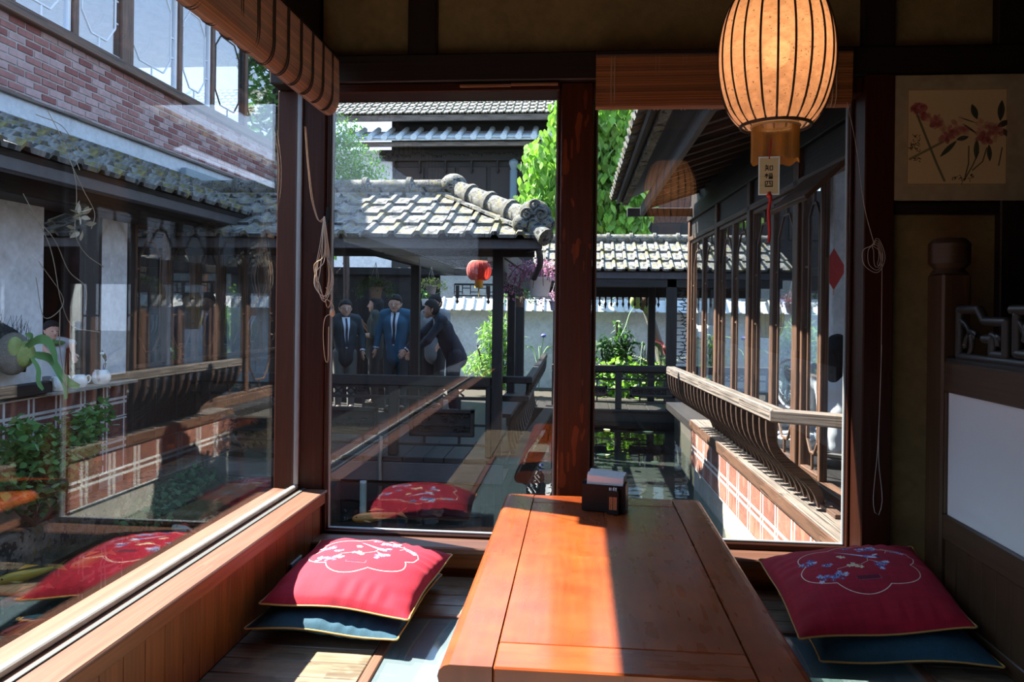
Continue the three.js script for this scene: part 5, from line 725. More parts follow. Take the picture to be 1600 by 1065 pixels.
// ================================================================== BRICK BUILDING ON THE LEFT
{
  const o = thing('brick_building', 'brick upper storey and glazed gallery of the building across the pond', 'building', [-4.65, 0, 0]);
  // bricks
  const geos = [0, 1, 2].map(() => bx(0.0, 0.02, 0.006, 0.058, 0.007, 0.182, 0.003, 2)), r = rng(21), bm = [M.brick1, M.brick2, M.brick3, M.brick1, M.brick2];
  const wall = part('brick_mortar', bx(-0.12, 0.012, 2.70, 3.50, -11.3, -5.2, 0), std(lin(0.46, 0.45, 0.43), 0.95, { map: mottle }), o);
  for (let j = 0; j < 10; j++) for (let i = 0; i < 30; i++) { const b = part('brick', geos[(r() * 3) | 0], bm[(r() * 5) | 0], wall); b.position.set((r() - 0.5) * 0.006, 2.82 + j * 0.067, -11.2 + i * 0.192 + (j % 2) * 0.096); }
  part('flashing_board', bx(-0.02, 0.10, 2.64, 2.82, -10.6, -5.15, 0.01), std(lin(0.62, 0.68, 0.74), 0.6, { map: mottle }), o); part('flashing_edge', bx(0.10, 0.13, 2.80, 2.83, -10.6, -5.15, 0.005), M.greyWood, o);
  part('gutter_chute', (() => { const g = bx(0.12, 0.20, 2.60, 2.70, -9.6, -8.2, 0.01); return g; })(), std(lin(0.20, 0.26, 0.30), 0.5), o);
  part('window_sill', bx(-0.10, 0.09, 3.48, 3.58, -11.3, -5.0, 0.01), M.winWood, o);
  const zs = [-11.2, -10.04, -9.10, -8.32, -7.30, -6.51, -5.73, -5.0];
  for (const z of zs) part('mullion', bx(-0.05, 0.05, 3.58, 4.80, z - (z === -7.30 ? 0.10 : 0.04), z + (z === -7.30 ? 0.10 : 0.04), 0.006), M.winWood, o);
  part('head_beam', bx(-0.08, 0.08, 4.76, 4.88, -11.3, -5.0, 0.01), M.outWood, o); part('upper_roof_slab', bx(-3.2, 0.25, 4.88, 4.94, -11.4, -5.0, 0), M.white, o); part('gallery_floor', bx(-3.0, 0, 3.30, 3.48, -11.3, -5.0, 0), M.outWood, o);
  const wh = std(lin(0.7, 0.75, 0.8), 0.6);
  for (let k = 0; k < 7; k++) { const g = new THREE.Group(); g.name = 'upper_window'; g.rotation.y = Math.PI / 2; g.position.set(0, 0, 0); o.add(g); const a = -zs[k + 1] + 0.04, b = -zs[k] - 0.04; octWindow(g, a, b, 3.58, 4.76, k < 2 ? M.outWood : wh, true, true); g.children.at(-1).material = M.filmPane; }
  part('rear_glazing_bar', zs.map((z) => bx(-3.02, -2.96, 3.48, 4.88, z - 0.03, z + 0.03, 0)), M.outWood, o);
  // lower eave roof
  const rg = new THREE.Group(); rg.name = 'lower_roof'; rg.position.set(1.28, 2.06, -4.0); rg.rotation.y = Math.PI / 2; o.add(rg); tileSlope(rg, 'roof_tile', M.tileGrey, 0.24, 0.285, 24, 5, 0.42, null, 31);
  part('lower_roof_deck', (() => { const g = bx(-1.5, 0, -0.04, 0, -9.9, -3.9, 0); g.applyMatrix4(new THREE.Matrix4().makeRotationZ(-0.42)); g.translate(1.28, 2.05, 0); return g; })(), M.outWood, o);
  part('lower_gutter', bx(1.18, 1.26, 1.93, 2.04, -9.9, -3.9, 0.01), M.steel, o);
}
{
  const o = thing('waterside_wall', 'white and timber ground floor wall across the pond', 'wall', [-4, 0, 0], 0, null, 'structure');
  part('white_wall', bx(-0.15, 0, 0.55, 2.3, -5.33, -3.2, 0.008), M.white, o); part('white_wall', bx(-0.15, 0, 0.53, 2.1, -6.38, -6.0, 0.008), M.white, o);
  part('wall_post', [bx(-0.16, 0.02, -0.6, 2.3, -5.99, -5.955, 0.005), bx(-0.16, 0.02, -0.6, 2.3, -6.46, -6.38, 0.005)], M.outWood, o);
  part('ledge_beam', bx(-0.18, 0.06, 0.47, 0.56, -5.36, -3.2, 0.008), M.outWood, o); part('ledge_slab', bx(-0.2, 0.10, 0.45, 0.475, -6.40, -5.30, 0.004), M.concrete, o);
  part('eave_beam', bx(-0.1, 0.3, 1.86, 2.05, -9.9, -3.2, 0.01), M.outWood, o); part('bracket_block', bx(0.02, 0.14, 1.52, 1.66, -4.72, -4.55, 0.01), M.balWood, o);
  const tl = new THREE.Group(); tl.name = 'tile_facing'; tl.rotation.y = Math.PI / 2; tl.position.set(0, 0, -3.2); o.add(tl); const dk = [std(lin(0.20, 0.072, 0.055), 0.8, { map: terra }), std(lin(0.17, 0.06, 0.048), 0.8, { map: terra })]; plaidTiles(tl, 3.2, 0.16, 0.45, 0.24, 0.05, 6, dk); const t2 = new THREE.Group(); t2.name = 'tile_facing'; t2.rotation.y = Math.PI / 2; t2.position.set(0, 0, -3.2); o.add(t2); plaidTiles(t2, 3.2, -0.30, 0.15, 0.24, 0.05, 7, dk);
  part('wall_core', bx(-0.3, -0.02, -0.7, 0.45, -6.4, -3.2, 0), M.concrete, o); part('timber_base', bx(-0.3, -0.02, -0.7, 0.50, -9.9, -6.46, 0), M.outWood, o); for (let k = 0; k < 9; k++) part('base_board', bx(-0.02, 0.0, -0.4, 0.46, -9.8 + k * 0.37, -9.45 + k * 0.37, 0.006), M.outWood, o); part('inner_back_wall', bx(-3.2, -3.1, -0.3, 2.6, -9.9, -3.2, 0), M.beam, o); part('inner_floor', bx(-3.2, -0.2, 0.0, 0.1, -9.9, -3.2, 0), M.outWood, o); part('inner_end_wall', bx(-3.2, 0, -0.3, 2.6, -9.95, -9.85, 0), M.beam, o);
  part('pond_kerb', bx(-0.05, 0.22, -0.75, -0.42, -9.9, -3.0, 0.02), M.stone, o);
  const lab = ['dark octagon lattice window nearest the white panel across the pond', 'dark octagon lattice window in the middle across the pond', 'dark octagon lattice window nearest the pavilion across the pond'];
  for (let k = 0; k < 3; k++) { const w = thing('window_' + (9 + k), lab[k], 'window', [-4, 0, 0], 0, null, 'structure'); for (let h = 0; h < 2; h++) { const g = new THREE.Group(); g.name = 'casement'; g.rotation.y = Math.PI / 2; w.add(g); const a = 6.46 + k * 1.12 + h * 0.56; octWindow(g, a, a + 0.55, 0.56, 1.86, M.winWood, true, true); } }
}
{ // stone footing
  const o = thing('stone_footing', 'rough stone footing at the pond edge by the pavilion', 'wall', [-3.6, -0.6, -9.2], 0, null, 'structure'), r = rng(8);
  const st = [0, 1, 2, 3].map((k) => { const g = new THREE.IcosahedronGeometry(0.2, 2), p = g.attributes.position; for (let i = 0; i < p.count; i++) { const v = V(p.getX(i), p.getY(i), p.getZ(i)), n = 0.8 + 0.4 * N1(v.x * 9 + k * 5 + 20, v.y * 9 + v.z * 7 + 20); p.setXYZ(i, v.x * n * 1.15, v.y * n * 0.8, v.z * n); } g.computeVertexNormals(); return g; });
  for (let j = 0; j < 3; j++) for (let i = 0; i < 9; i++) { const s = part('stone', st[(r() * 4) | 0], M.stone, o); s.position.set((r() - 0.5) * 0.06, 0.05 + j * 0.2, i * 0.27 - 0.6); s.rotation.set(r() * 6, r() * 6, r() * 6); }
}
// teapots on the ledge
{
  const pot = (label, z, s, turn, spoutless) => { const o = thing('teapot', label, 'teapot', [-3.955, 0.476, z], turn, 'white teapots on the ledge'); o.scale.setScalar(s);
    part('body', lathe([[0.001, 0], [0.045, 0], [0.05, 0.006], [0.062, 0.03], [0.064, 0.055], [0.056, 0.085], [0.045, 0.098], [0.046, 0.106], [0.04, 0.104], [0.04, 0.098], [0.001, 0.07]], 24), M.porcelain, o);
    part('handle', tube([[0.055, 0.085, 0], [0.085, 0.095, 0], [0.10, 0.07, 0], [0.088, 0.04, 0], [0.06, 0.03, 0]], 0.007, 18, 6), M.porcelain, o);
    part('spout', tube([[-0.05, 0.03, 0], [-0.075, 0.05, 0], [-0.088, 0.085, 0], [-0.10, 0.108, 0]], 0.011, 12, 7), M.porcelain, o); return o; };
  pot('white teapot nearest the staghorn fern on the ledge', -5.43, 1.0, 1.9); pot('white teapot in the middle of the three on the ledge', -5.68, 0.95, 1.2); pot('white teapot with a sprig in it at the end of the ledge', -5.96, 1.15, 1.9);
  const s = thing('dried_sprig', 'small sprig with white blossoms standing in the end teapot', 'sprig', [-3.955, 0.55, -5.98]); part('stem', [tube([[0, 0, 0], [0.01, 0.1, -0.02], [0, 0.17, 0.01]], 0.003, 10, 5), tube([[0, 0, 0], [-0.02, 0.08, -0.04], [0.0, 0.13, -0.05]], 0.003, 10, 5)], M.balWood, s); part('blossom', sph(0.018, 0, 0.18, 0.012, 1, 0.8, 1), M.porcelain, s); part('blossom', sph(0.014, 0.004, 0.10, -0.03, 1, 0.8, 1), M.porcelain, s); part('leaf', leafShapes.oval(0.1, 0.02).rotateX(-1.2).translate(0, 0.12, -0.03), leafMat(0.2, 0.12, 0.05), s);
}
// staghorn fern on the white wall
function antler(pts, w, mat, parent) { // strap frond that forks
  const c = new THREE.CatmullRomCurve3(pts.map((p) => V(...p))), n = 14, P = [], I = []; for (let i = 0; i <= n; i++) { const t = i / n, p = c.getPoint(t), d = c.getTangent(t), s = d.clone().cross(V(1, 0, 0)).normalize(), q = w * (0.35 + 0.65 * Math.sin(Math.PI * (0.15 + 0.8 * t))); P.push(p.x, p.y, p.z, p.x + s.x * q + 0.006, p.y + s.y * q, p.z + s.z * q, p.x - s.x * q + 0.006, p.y - s.y * q, p.z - s.z * q); if (i) { const a = (i - 1) * 3; I.push(a, a + 3, a + 1, a + 1, a + 3, a + 4, a, a + 2, a + 3, a + 2, a + 5, a + 3); } }
  const g = new THREE.BufferGeometry(); g.setAttribute('position', new THREE.Float32BufferAttribute(P, 3)); g.setIndex(I); g.computeVertexNormals(); part('frond', g, mat, parent);
}
const fernGreen = leafMat(0.13, 0.30, 0.09, 0.2), shield = std(lin(0.42, 0.52, 0.16), 0.7, { map: mottle }), husk = std(lin(0.30, 0.27, 0.22), 0.95, { map: mottle, bumpMap: grit, bumpScale: 0.01 });
{
  const o = thing('staghorn_fern', 'staghorn fern mounted on a dark root board on the white wall', 'fern', [-3.985, 0.72, -4.86]);
  part('mount_board', (() => { const g = extr([[-0.16, -0.02], [0.22, -0.06], [0.25, 0.10], [0.14, 0.22], [0.0, 0.28], [-0.10, 0.36], [-0.20, 0.34]], 0.05, 0.01); g.rotateY(Math.PI / 2); return g.translate(0, 0, 0.02); })(), std(lin(0.012, 0.013, 0.014), 0.95, { bumpMap: grit, bumpScale: 0.02 }), o);
  part('root_fibre', (() => { const g = [], r = rng(4); for (let k = 0; k < 60; k++) { const z = 0.18 - r() * 0.42, y = 0.16 + r() * 0.14 + z * 0.3; g.push(rod([0.05, y, z], [0.05 + r() * 0.03, y + 0.05 + r() * 0.06, z + (r() - 0.5) * 0.06], 0.002, 0.001, 3)); } return g; })(), M.dark, o).userData.kind = 'stuff';
  part('husk', sph(0.15, 0.07, 0.07, -0.06, 0.5, 1.0, 1.05, 16), husk, o); part('shield_frond', sph(0.105, 0.12, 0.065, -0.10, 0.4, 0.9, 1, 16), shield, o); part('shield_frond', sph(0.09, 0.115, 0.11, -0.02, 0.35, 0.9, 0.8, 14), shield, o);
  const f = (p, w) => antler(p, w, fernGreen, o); f([[0.15, 0.12, -0.08], [0.2, 0.17, -0.14], [0.22, 0.15, -0.20], [0.23, 0.06, -0.25], [0.23, 0.0, -0.27]], 0.035); f([[0.15, 0.06, -0.16], [0.2, 0.03, -0.24], [0.22, -0.08, -0.32], [0.23, -0.18, -0.37], [0.23, -0.28, -0.38]], 0.035); f([[0.22, -0.08, -0.32], [0.24, -0.17, -0.42], [0.24, -0.20, -0.52]], 0.03); f([[0.15, 0.05, -0.12], [0.2, -0.04, -0.13], [0.21, -0.13, -0.12], [0.21, -0.19, -0.17]], 0.025); f([[0.15, 0.12, -0.08], [0.2, 0.19, -0.06], [0.22, 0.21, 0.02]], 0.022); 
}
// dry vines hanging from the eave
{
  const o = thing('dry_vine', 'tangled dry vine hanging from the eave across the pond', 'vine', [-3.33, 2.1, -4.55]); const vm = std(lin(0.30, 0.24, 0.17), 0.9), r = rng(17);
  const st = (p, k = 0.003) => part('vine_stem', tube(p, k, 30, 4), vm, o);
  st([[0, 0.12, 0.1], [0.03, 0, -0.05], [0.05, -0.15, -0.1], [0.03, -0.35, -0.14], [0.05, -0.5, -0.1], [0.04, -0.62, -0.22], [0.05, -0.7, -0.4]]); st([[0.02, 0.05, -0.02], [0.06, -0.2, -0.16], [0.05, -0.35, -0.3], [0.04, -0.45, -0.28]]); st([[0, -0.4, 0.25], [0.05, -0.55, 0.1], [0.05, -0.75, -0.05], [0.06, -0.85, -0.2], [0.05, -1.0, -0.22]]); st([[0, -0.3, 0.3], [0.04, -0.6, 0.12], [0.05, -0.95, 0.02], [0.04, -1.1, -0.1], [0.06, -1.15, -0.35]]); st([[0.03, -0.7, 0.2], [0.05, -0.95, 0.0], [0.04, -1.05, 0.15], [0.05, -0.8, 0.25]], 0.0025); st([[0.04, -1.0, 0.02], [0.03, -1.25, 0.0], [0.05, -1.5, -0.04]], 0.004);
  for (let k = 0; k < 16; k++) { const q = part('dead_leaf', leafShapes.oval(0.06 + r() * 0.03, 0.018), leafMat(0.42, 0.34, 0.22, 0.2), o); q.position.set(0.05, -0.34 - r() * 0.22, -0.06 - r() * 0.16); q.rotation.set(r() * 6, r() * 6, r() * 6); }
  st([[0.0, 0.2, 0.2], [0.02, 0.18, 0.0], [0.0, 0.1, -0.15], [0.03, 0.02, -0.2]]); st([[0.0, 0.25, 0.1], [0.04, 0.1, 0.02], [0.02, 0.02, -0.12], [0.05, -0.08, -0.14]]);
}
// ================================================================== PLANTS
const plant = (name, label, cat, pos, stems, stemMat = M.balWood, group) => { const o = thing(name, label, cat, pos, 0, group); if (stems) part('stem', stems.map((s) => tube(s[0], s[1], 14, 6)), stemMat, o); return o; };
{
  const jade = leafShapes.oval(0.055, 0.026); let o;
  o = plant('jade_plant', 'round leaved green shrub on the pond kerb below the teapots', 'shrub', [-3.80, -0.42, -5.0], [[[[0, 0, 0], [0.02, 0.2, 0.05], [0, 0.6, 0.1]], 0.02], [[[0, 0, 0], [0, 0.3, -0.2], [0.02, 0.6, -0.4]], 0.018], [[[0, 0, 0], [0, 0.2, 0.2], [0, 0.5, 0.3]], 0.018], [[[0, 0, 0], [0.05, 0.2, -0.4], [0.05, 0.5, -0.6]], 0.014]]);
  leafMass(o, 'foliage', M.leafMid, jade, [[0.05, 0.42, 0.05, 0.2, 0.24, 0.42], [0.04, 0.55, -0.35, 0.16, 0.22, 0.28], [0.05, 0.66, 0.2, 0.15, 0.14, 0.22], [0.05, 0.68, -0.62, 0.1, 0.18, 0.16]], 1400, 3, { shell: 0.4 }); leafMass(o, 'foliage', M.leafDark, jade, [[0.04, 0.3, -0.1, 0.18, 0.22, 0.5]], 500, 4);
  o = plant('pond_shrub', 'low dark green shrub along the foot of the pond wall', 'shrub', [-3.45, -0.55, -6.0], [[[[0, 0, -0.4], [0, 0.2, -0.2], [0.1, 0.28, 0.2]], 0.012]]); leafMass(o, 'foliage', M.leafDark, leafShapes.oval(0.05, 0.018), [[0.05, 0.12, -0.3, 0.15, 0.14, 0.5], [0.08, 0.05, 0.3, 0.14, 0.12, 0.4]], 900, 5);
  // climbing greenery and trees
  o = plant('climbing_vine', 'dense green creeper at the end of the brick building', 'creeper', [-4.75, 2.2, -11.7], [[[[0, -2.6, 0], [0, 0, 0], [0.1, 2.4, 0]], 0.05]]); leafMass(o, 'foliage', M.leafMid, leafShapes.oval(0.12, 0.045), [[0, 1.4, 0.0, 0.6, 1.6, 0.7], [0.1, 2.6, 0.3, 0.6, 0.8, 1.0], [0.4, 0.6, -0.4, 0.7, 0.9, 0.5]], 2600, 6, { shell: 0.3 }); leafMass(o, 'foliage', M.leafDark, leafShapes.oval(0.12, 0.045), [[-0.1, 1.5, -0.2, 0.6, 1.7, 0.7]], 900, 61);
  o = plant('feathery_tree', 'fine leaved green tree behind the left end of the pavilion roof', 'tree', [-3.75, -0.4, -11.6], [[[[0, 0, 0], [0.1, 1.6, 0], [0.05, 3.4, 0]], 0.05], [[[0.05, 2.2, 0], [0.3, 2.8, 0.05], [0.6, 3.3, 0]], 0.02]]); leafMass(o, 'foliage', M.leafBright, leafShapes.oval(0.055, 0.014), [[-0.1, 4.1, 0, 0.55, 0.5, 0.4], [0.25, 3.65, 0.1, 0.55, 0.42, 0.4], [0.1, 3.25, 0.1, 0.5, 0.35, 0.3], [0.55, 3.35, 0, 0.3, 0.35, 0.3]], 5200, 7, { shell: 0.6 });
  o = plant('broad_leaf_tree', 'bright green large leaved tree above the far walkway roof', 'tree', [0.1, -0.45, -15.8], [[[[0, 0, 0], [0.1, 2.4, 0], [0.0, 4.8, 0]], 0.12], [[[0.05, 2.6, 0], [0.5, 3.4, 0.1], [1.0, 4.2, 0]], 0.05]]);
  const heart = leafShapes.oval(0.20, 0.07); leafMass(o, 'foliage', M.leafBright, heart, [[-0.7, 4.5, 0, 0.7, 0.95, 0.6], [0.2, 5.0, 0, 0.9, 0.9, 0.7], [0.8, 4.2, 0, 0.7, 1.3, 0.6], [-0.1, 3.8, 0, 0.8, 0.8, 0.6], [-1.15, 3.75, 0.2, 0.35, 0.5, 0.4], [0.4, 5.7, 0, 1.2, 0.7, 0.8], [0.9, 3.3, 0, 0.5, 0.6, 0.5]], 4600, 8, { hang: true, shell: 0.35 }); leafMass(o, 'foliage', M.leafMid, heart, [[0.1, 4.5, -0.3, 1.1, 1.4, 0.4]], 500, 81, { hang: true });
  // garden plants in front of the white wall
  o = plant('bamboo_bush', 'bright green feathery bush between the pavilion posts', 'bush', [-1.5, -0.42, -13.4], [[[[0, 0, 0], [0.05, 0.6, 0], [0.02, 1.3, 0]], 0.02], [[[0, 0, 0], [-0.2, 0.5, 0], [-0.3, 0.9, 0]], 0.015], [[[0, 0, 0], [0.2, 0.5, 0], [0.3, 1.0, 0]], 0.015]]); leafMass(o, 'foliage', M.leafBright, leafShapes.oval(0.13, 0.013), [[0.1, 1.05, 0, 0.42, 0.42, 0.3], [-0.25, 0.5, 0, 0.35, 0.3, 0.3], [0.15, 0.4, 0, 0.4, 0.3, 0.3], [0.0, 1.45, 0, 0.12, 0.15, 0.1]], 1700, 9, { shell: 0.5 }); leafMass(o, 'foliage', M.leafMid, leafShapes.oval(0.13, 0.015), [[0.05, 0.7, -0.1, 0.4, 0.7, 0.2]], 500, 91);
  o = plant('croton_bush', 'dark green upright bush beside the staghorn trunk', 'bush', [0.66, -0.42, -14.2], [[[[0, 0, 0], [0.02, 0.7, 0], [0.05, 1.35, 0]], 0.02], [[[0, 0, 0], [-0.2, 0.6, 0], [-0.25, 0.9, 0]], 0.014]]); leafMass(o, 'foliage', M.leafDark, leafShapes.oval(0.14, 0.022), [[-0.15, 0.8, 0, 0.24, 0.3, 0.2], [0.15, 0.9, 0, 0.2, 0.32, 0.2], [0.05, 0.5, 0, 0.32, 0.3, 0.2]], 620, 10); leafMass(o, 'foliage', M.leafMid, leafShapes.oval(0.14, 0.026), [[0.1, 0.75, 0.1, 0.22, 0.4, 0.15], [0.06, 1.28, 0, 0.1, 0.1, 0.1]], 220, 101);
  o = plant('ground_cover', 'low bright green ground cover behind the far railing', 'plants', [0.8, -0.42, -13.9], null); leafMass(o, 'foliage', M.leafBright, leafShapes.oval(0.10, 0.04), [[-0.35, 0.45, 0, 0.4, 0.18, 0.25], [0.2, 0.48, 0, 0.5, 0.22, 0.25], [0.6, 0.4, 0, 0.4, 0.3, 0.25], [0, 0.15, 0.1, 1.0, 0.25, 0.3]], 1200, 11, { shell: 0.5 });
  o = plant('fern_clump', 'yellow green fern fronds behind the far railing', 'fern', [1.45, -0.42, -13.7], null); for (let k = 0; k < 9; k++) { const a = k * 0.7, g = []; for (let i = 0; i < 12; i++) { const t = (i + 1) / 12; for (const s of [-1, 1]) { const l = leafShapes.oval(0.09 * (1 - t * 0.6), 0.012).rotateY(s * 1.2 + Math.PI * 0).translate(0, 0.55 * t - 0.25 * t * t, 0.5 * t); g.push(l); } } const f = part('frond', g, M.leafYellow, o); f.rotation.y = a; f.position.set(0, 0.45, 0); f.userData.kind = 'stuff'; }
  o = plant('strap_leaf_plant', 'dark strap leaved plant at the foot of the staghorn trunk', 'plant', [1.22, -0.42, -14.0], null); for (let k = 0; k < 14; k++) { const a = k * 0.9, s = 0.22 + (k % 3) * 0.08; antler([[0, 0.5, 0], [Math.cos(a) * s * 0.5, 0.95, Math.sin(a) * s * 0.3], [Math.cos(a) * s, 0.9, Math.sin(a) * s * 0.5], [Math.cos(a) * s * 1.35, 0.55, Math.sin(a) * s * 0.6]], 0.03, M.leafDark, o); }
  o = thing('fern_tree', 'leaning tree trunk carrying staghorn ferns in the garden', 'tree', [1.42, -0.42, -14.2]); part('trunk', tube([[0.15, 0, 0], [0.1, 0.7, 0], [-0.05, 1.25, 0], [-0.18, 1.65, 0], [-0.22, 2.2, 0]], 0.09, 20, 10), husk, o); part('husk', sph(0.17, -0.18, 1.72, 0.06, 1.1, 1.1, 0.8, 14), std(lin(0.22, 0.14, 0.09), 0.95, { map: mottle }), o); part('shield_frond', sph(0.13, -0.36, 1.72, 0.12, 1, 1.1, 0.5, 14), shield, o); part('shield_frond', sph(0.08, -0.16, 1.58, 0.18, 1, 1, 0.5, 12), shield, o);
  for (const p of [[[-0.36, 1.72, 0.15], [-0.55, 1.85, 0.2], [-0.75, 1.8, 0.2], [-0.9, 1.72, 0.2]], [[-0.36, 1.7, 0.15], [-0.5, 1.5, 0.2], [-0.58, 1.25, 0.2], [-0.66, 1.08, 0.2]], [[-0.5, 1.5, 0.2], [-0.52, 1.3, 0.2], [-0.5, 1.1, 0.2]], [[-0.16, 1.6, 0.2], [-0.1, 1.4, 0.22], [-0.12, 1.2, 0.22], [-0.02, 1.08, 0.2]], [[-0.4, 1.75, 0.15], [-0.6, 1.98, 0.2], [-0.72, 2.05, 0.2]], [[-0.2, 1.8, 0.15], [-0.1, 1.98, 0.2], [0.1, 2.0, 0.2]]]) antler(p, 0.032, fernGreen, o);
  o = plant('red_bromeliad', 'red leaved bromeliad behind the far railing', 'plant', [1.56, -0.42, -14.0], null); for (let k = 0; k < 10; k++) { const a = k * 0.63; antler([[0, 0.75, 0], [Math.cos(a) * 0.08, 0.95, Math.sin(a) * 0.08], [Math.cos(a) * 0.22, 1.0, Math.sin(a) * 0.15]], 0.02, leafMat(0.5, 0.07, 0.06, 0.2), o); }
  o = plant('iris_plant', 'small blue flowered plant in front of the white wall', 'plant', [-0.75, -0.42, -14.4], [[[[0, 0, 0], [0.02, 0.6, 0], [0.08, 1.02, 0]], 0.008]], M.leafMid); part('blossom', sph(0.05, 0.08, 1.05, 0, 1, 0.7, 1), std(lin(0.12, 0.12, 0.5), 0.6), o); for (let k = 0; k < 8; k++) { const a = k * 0.8; antler([[0, 0.2, 0], [Math.cos(a) * 0.1, 0.7, 0.05], [Math.cos(a) * 0.25, 0.85, 0.1], [Math.cos(a) * 0.4, 0.75, 0.1]], 0.018, M.leafMid, o); }
  o = plant('leafy_shrub', 'green shrub under the low step of the white wall', 'shrub', [-0.12, -0.42, -14.2], [[[[0, 0, 0], [0, 0.6, 0], [0.05, 1.1, 0]], 0.012]]); leafMass(o, 'foliage', M.leafMid, leafShapes.oval(0.16, 0.016), [[0.02, 0.8, 0, 0.25, 0.45, 0.15]], 260, 13);
  o = plant('pond_reeds', 'bright green waterside plants under the far walkway', 'plants', [0.9, -0.62, -13.6], null); leafMass(o, 'foliage', M.leafBright, leafShapes.oval(0.14, 0.03), [[0, 0.1, 0, 1.2, 0.16, 0.2], [0.8, 0.12, 0, 0.5, 0.18, 0.2]], 700, 14);
}
// hanging pots
function hangingPot(label, pos, potMat, leafM, geo, n, s, seed, drop = 0.12) {
  const o = thing('hanging_pot', label, 'plant pot', pos, 0); o.scale.setScalar(s); part('pot', lathe([[0.001, 0], [0.085, 0], [0.09, 0.01], [0.118, 0.165], [0.135, 0.168], [0.135, 0.2], [0.12, 0.2], [0.112, 0.17], [0.001, 0.16]], 24), potMat, o);
  for (let k = 0; k < 3; k++) { const a = k * 2.094 + 0.5; part('hanger', rod([Math.cos(a) * 0.125, 0.19, Math.sin(a) * 0.125], [0, 0.62, 0], 0.003, 0.003, 4), M.cordWhite, o); } part('soil', new THREE.CylinderGeometry(0.11, 0.11, 0.02, 20).translate(0, 0.17, 0), M.soil, o);
  const st = [], r = rng(seed); for (let k = 0; k < 26; k++) { const a = r() * 6.28, l = 0.15 + r() * 0.22; st.push(tube([[Math.cos(a) * 0.06, 0.17, Math.sin(a) * 0.06], [Math.cos(a) * l * 0.6, 0.28 + r() * 0.08, Math.sin(a) * l * 0.6], [Math.cos(a) * l, 0.2 - r() * drop, Math.sin(a) * l]], 0.004, 8, 4)); } part('stems', st, std(lin(0.16, 0.10, 0.08), 0.8), o).userData.kind = 'stuff';
  leafMass(o, 'foliage', leafM, geo, [[0, 0.26, 0, 0.34, 0.13, 0.3], [-0.28, 0.14, 0, 0.12, 0.16, 0.15], [0.26, 0.14, 0, 0.12, 0.14, 0.15]], n, seed, { shell: 0.5 }); return o;
}
hangingPot('white hanging pot with purple stemmed plant under the pavilion eave', [-0.42, 1.27, -8.0], M.plastic, M.leafPurple, leafShapes.oval(0.045, 0.010), 620, 1.05, 31);
hangingPot('dull clay hanging pot with trailing greenery in the dark pavilion', [-2.36, 1.24, -8.6], std(lin(0.30, 0.24, 0.19), 0.8), M.leafMid, leafShapes.oval(0.05, 0.016), 420, 0.68, 33);
hangingPot('small pale hanging pot behind the pavilion post', [-1.98, 1.32, -10.0], std(lin(0.4, 0.38, 0.36), 0.8), M.leafYellow, leafShapes.oval(0.05, 0.014), 300, 0.6, 35);
hangingPot('brown hanging pot with green leaves beyond the white pot', [-0.86, 1.16, -10.8], std(lin(0.12, 0.08, 0.06), 0.8), M.leafMid, leafShapes.oval(0.05, 0.016), 260, 0.72, 37);
hangingPot('lilac hanging pot hung beside the centre post', [-0.34, 1.12, -10.8], std(lin(0.45, 0.44, 0.55), 0.6), M.leafPurple, leafShapes.oval(0.05, 0.013), 260, 0.72, 39);
{ const o = thing('potted_seedling', 'small white pot with a bright green seedling behind the man in the blue suit', 'plant pot', [-2.45, 1.17, -11.9]); part('pot', lathe([[0.001, 0], [0.05, 0], [0.065, 0.11], [0.055, 0.11], [0.001, 0.09]], 16), M.plastic, o); part('bracket', bx(-0.07, 0.07, -0.03, 0.0, -0.09, 0.07, 0.004), M.outWood, o); leafMass(o, 'foliage', M.leafBright, leafShapes.oval(0.08, 0.025), [[0.05, 0.2, 0, 0.12, 0.1, 0.1]], 60, 3); }

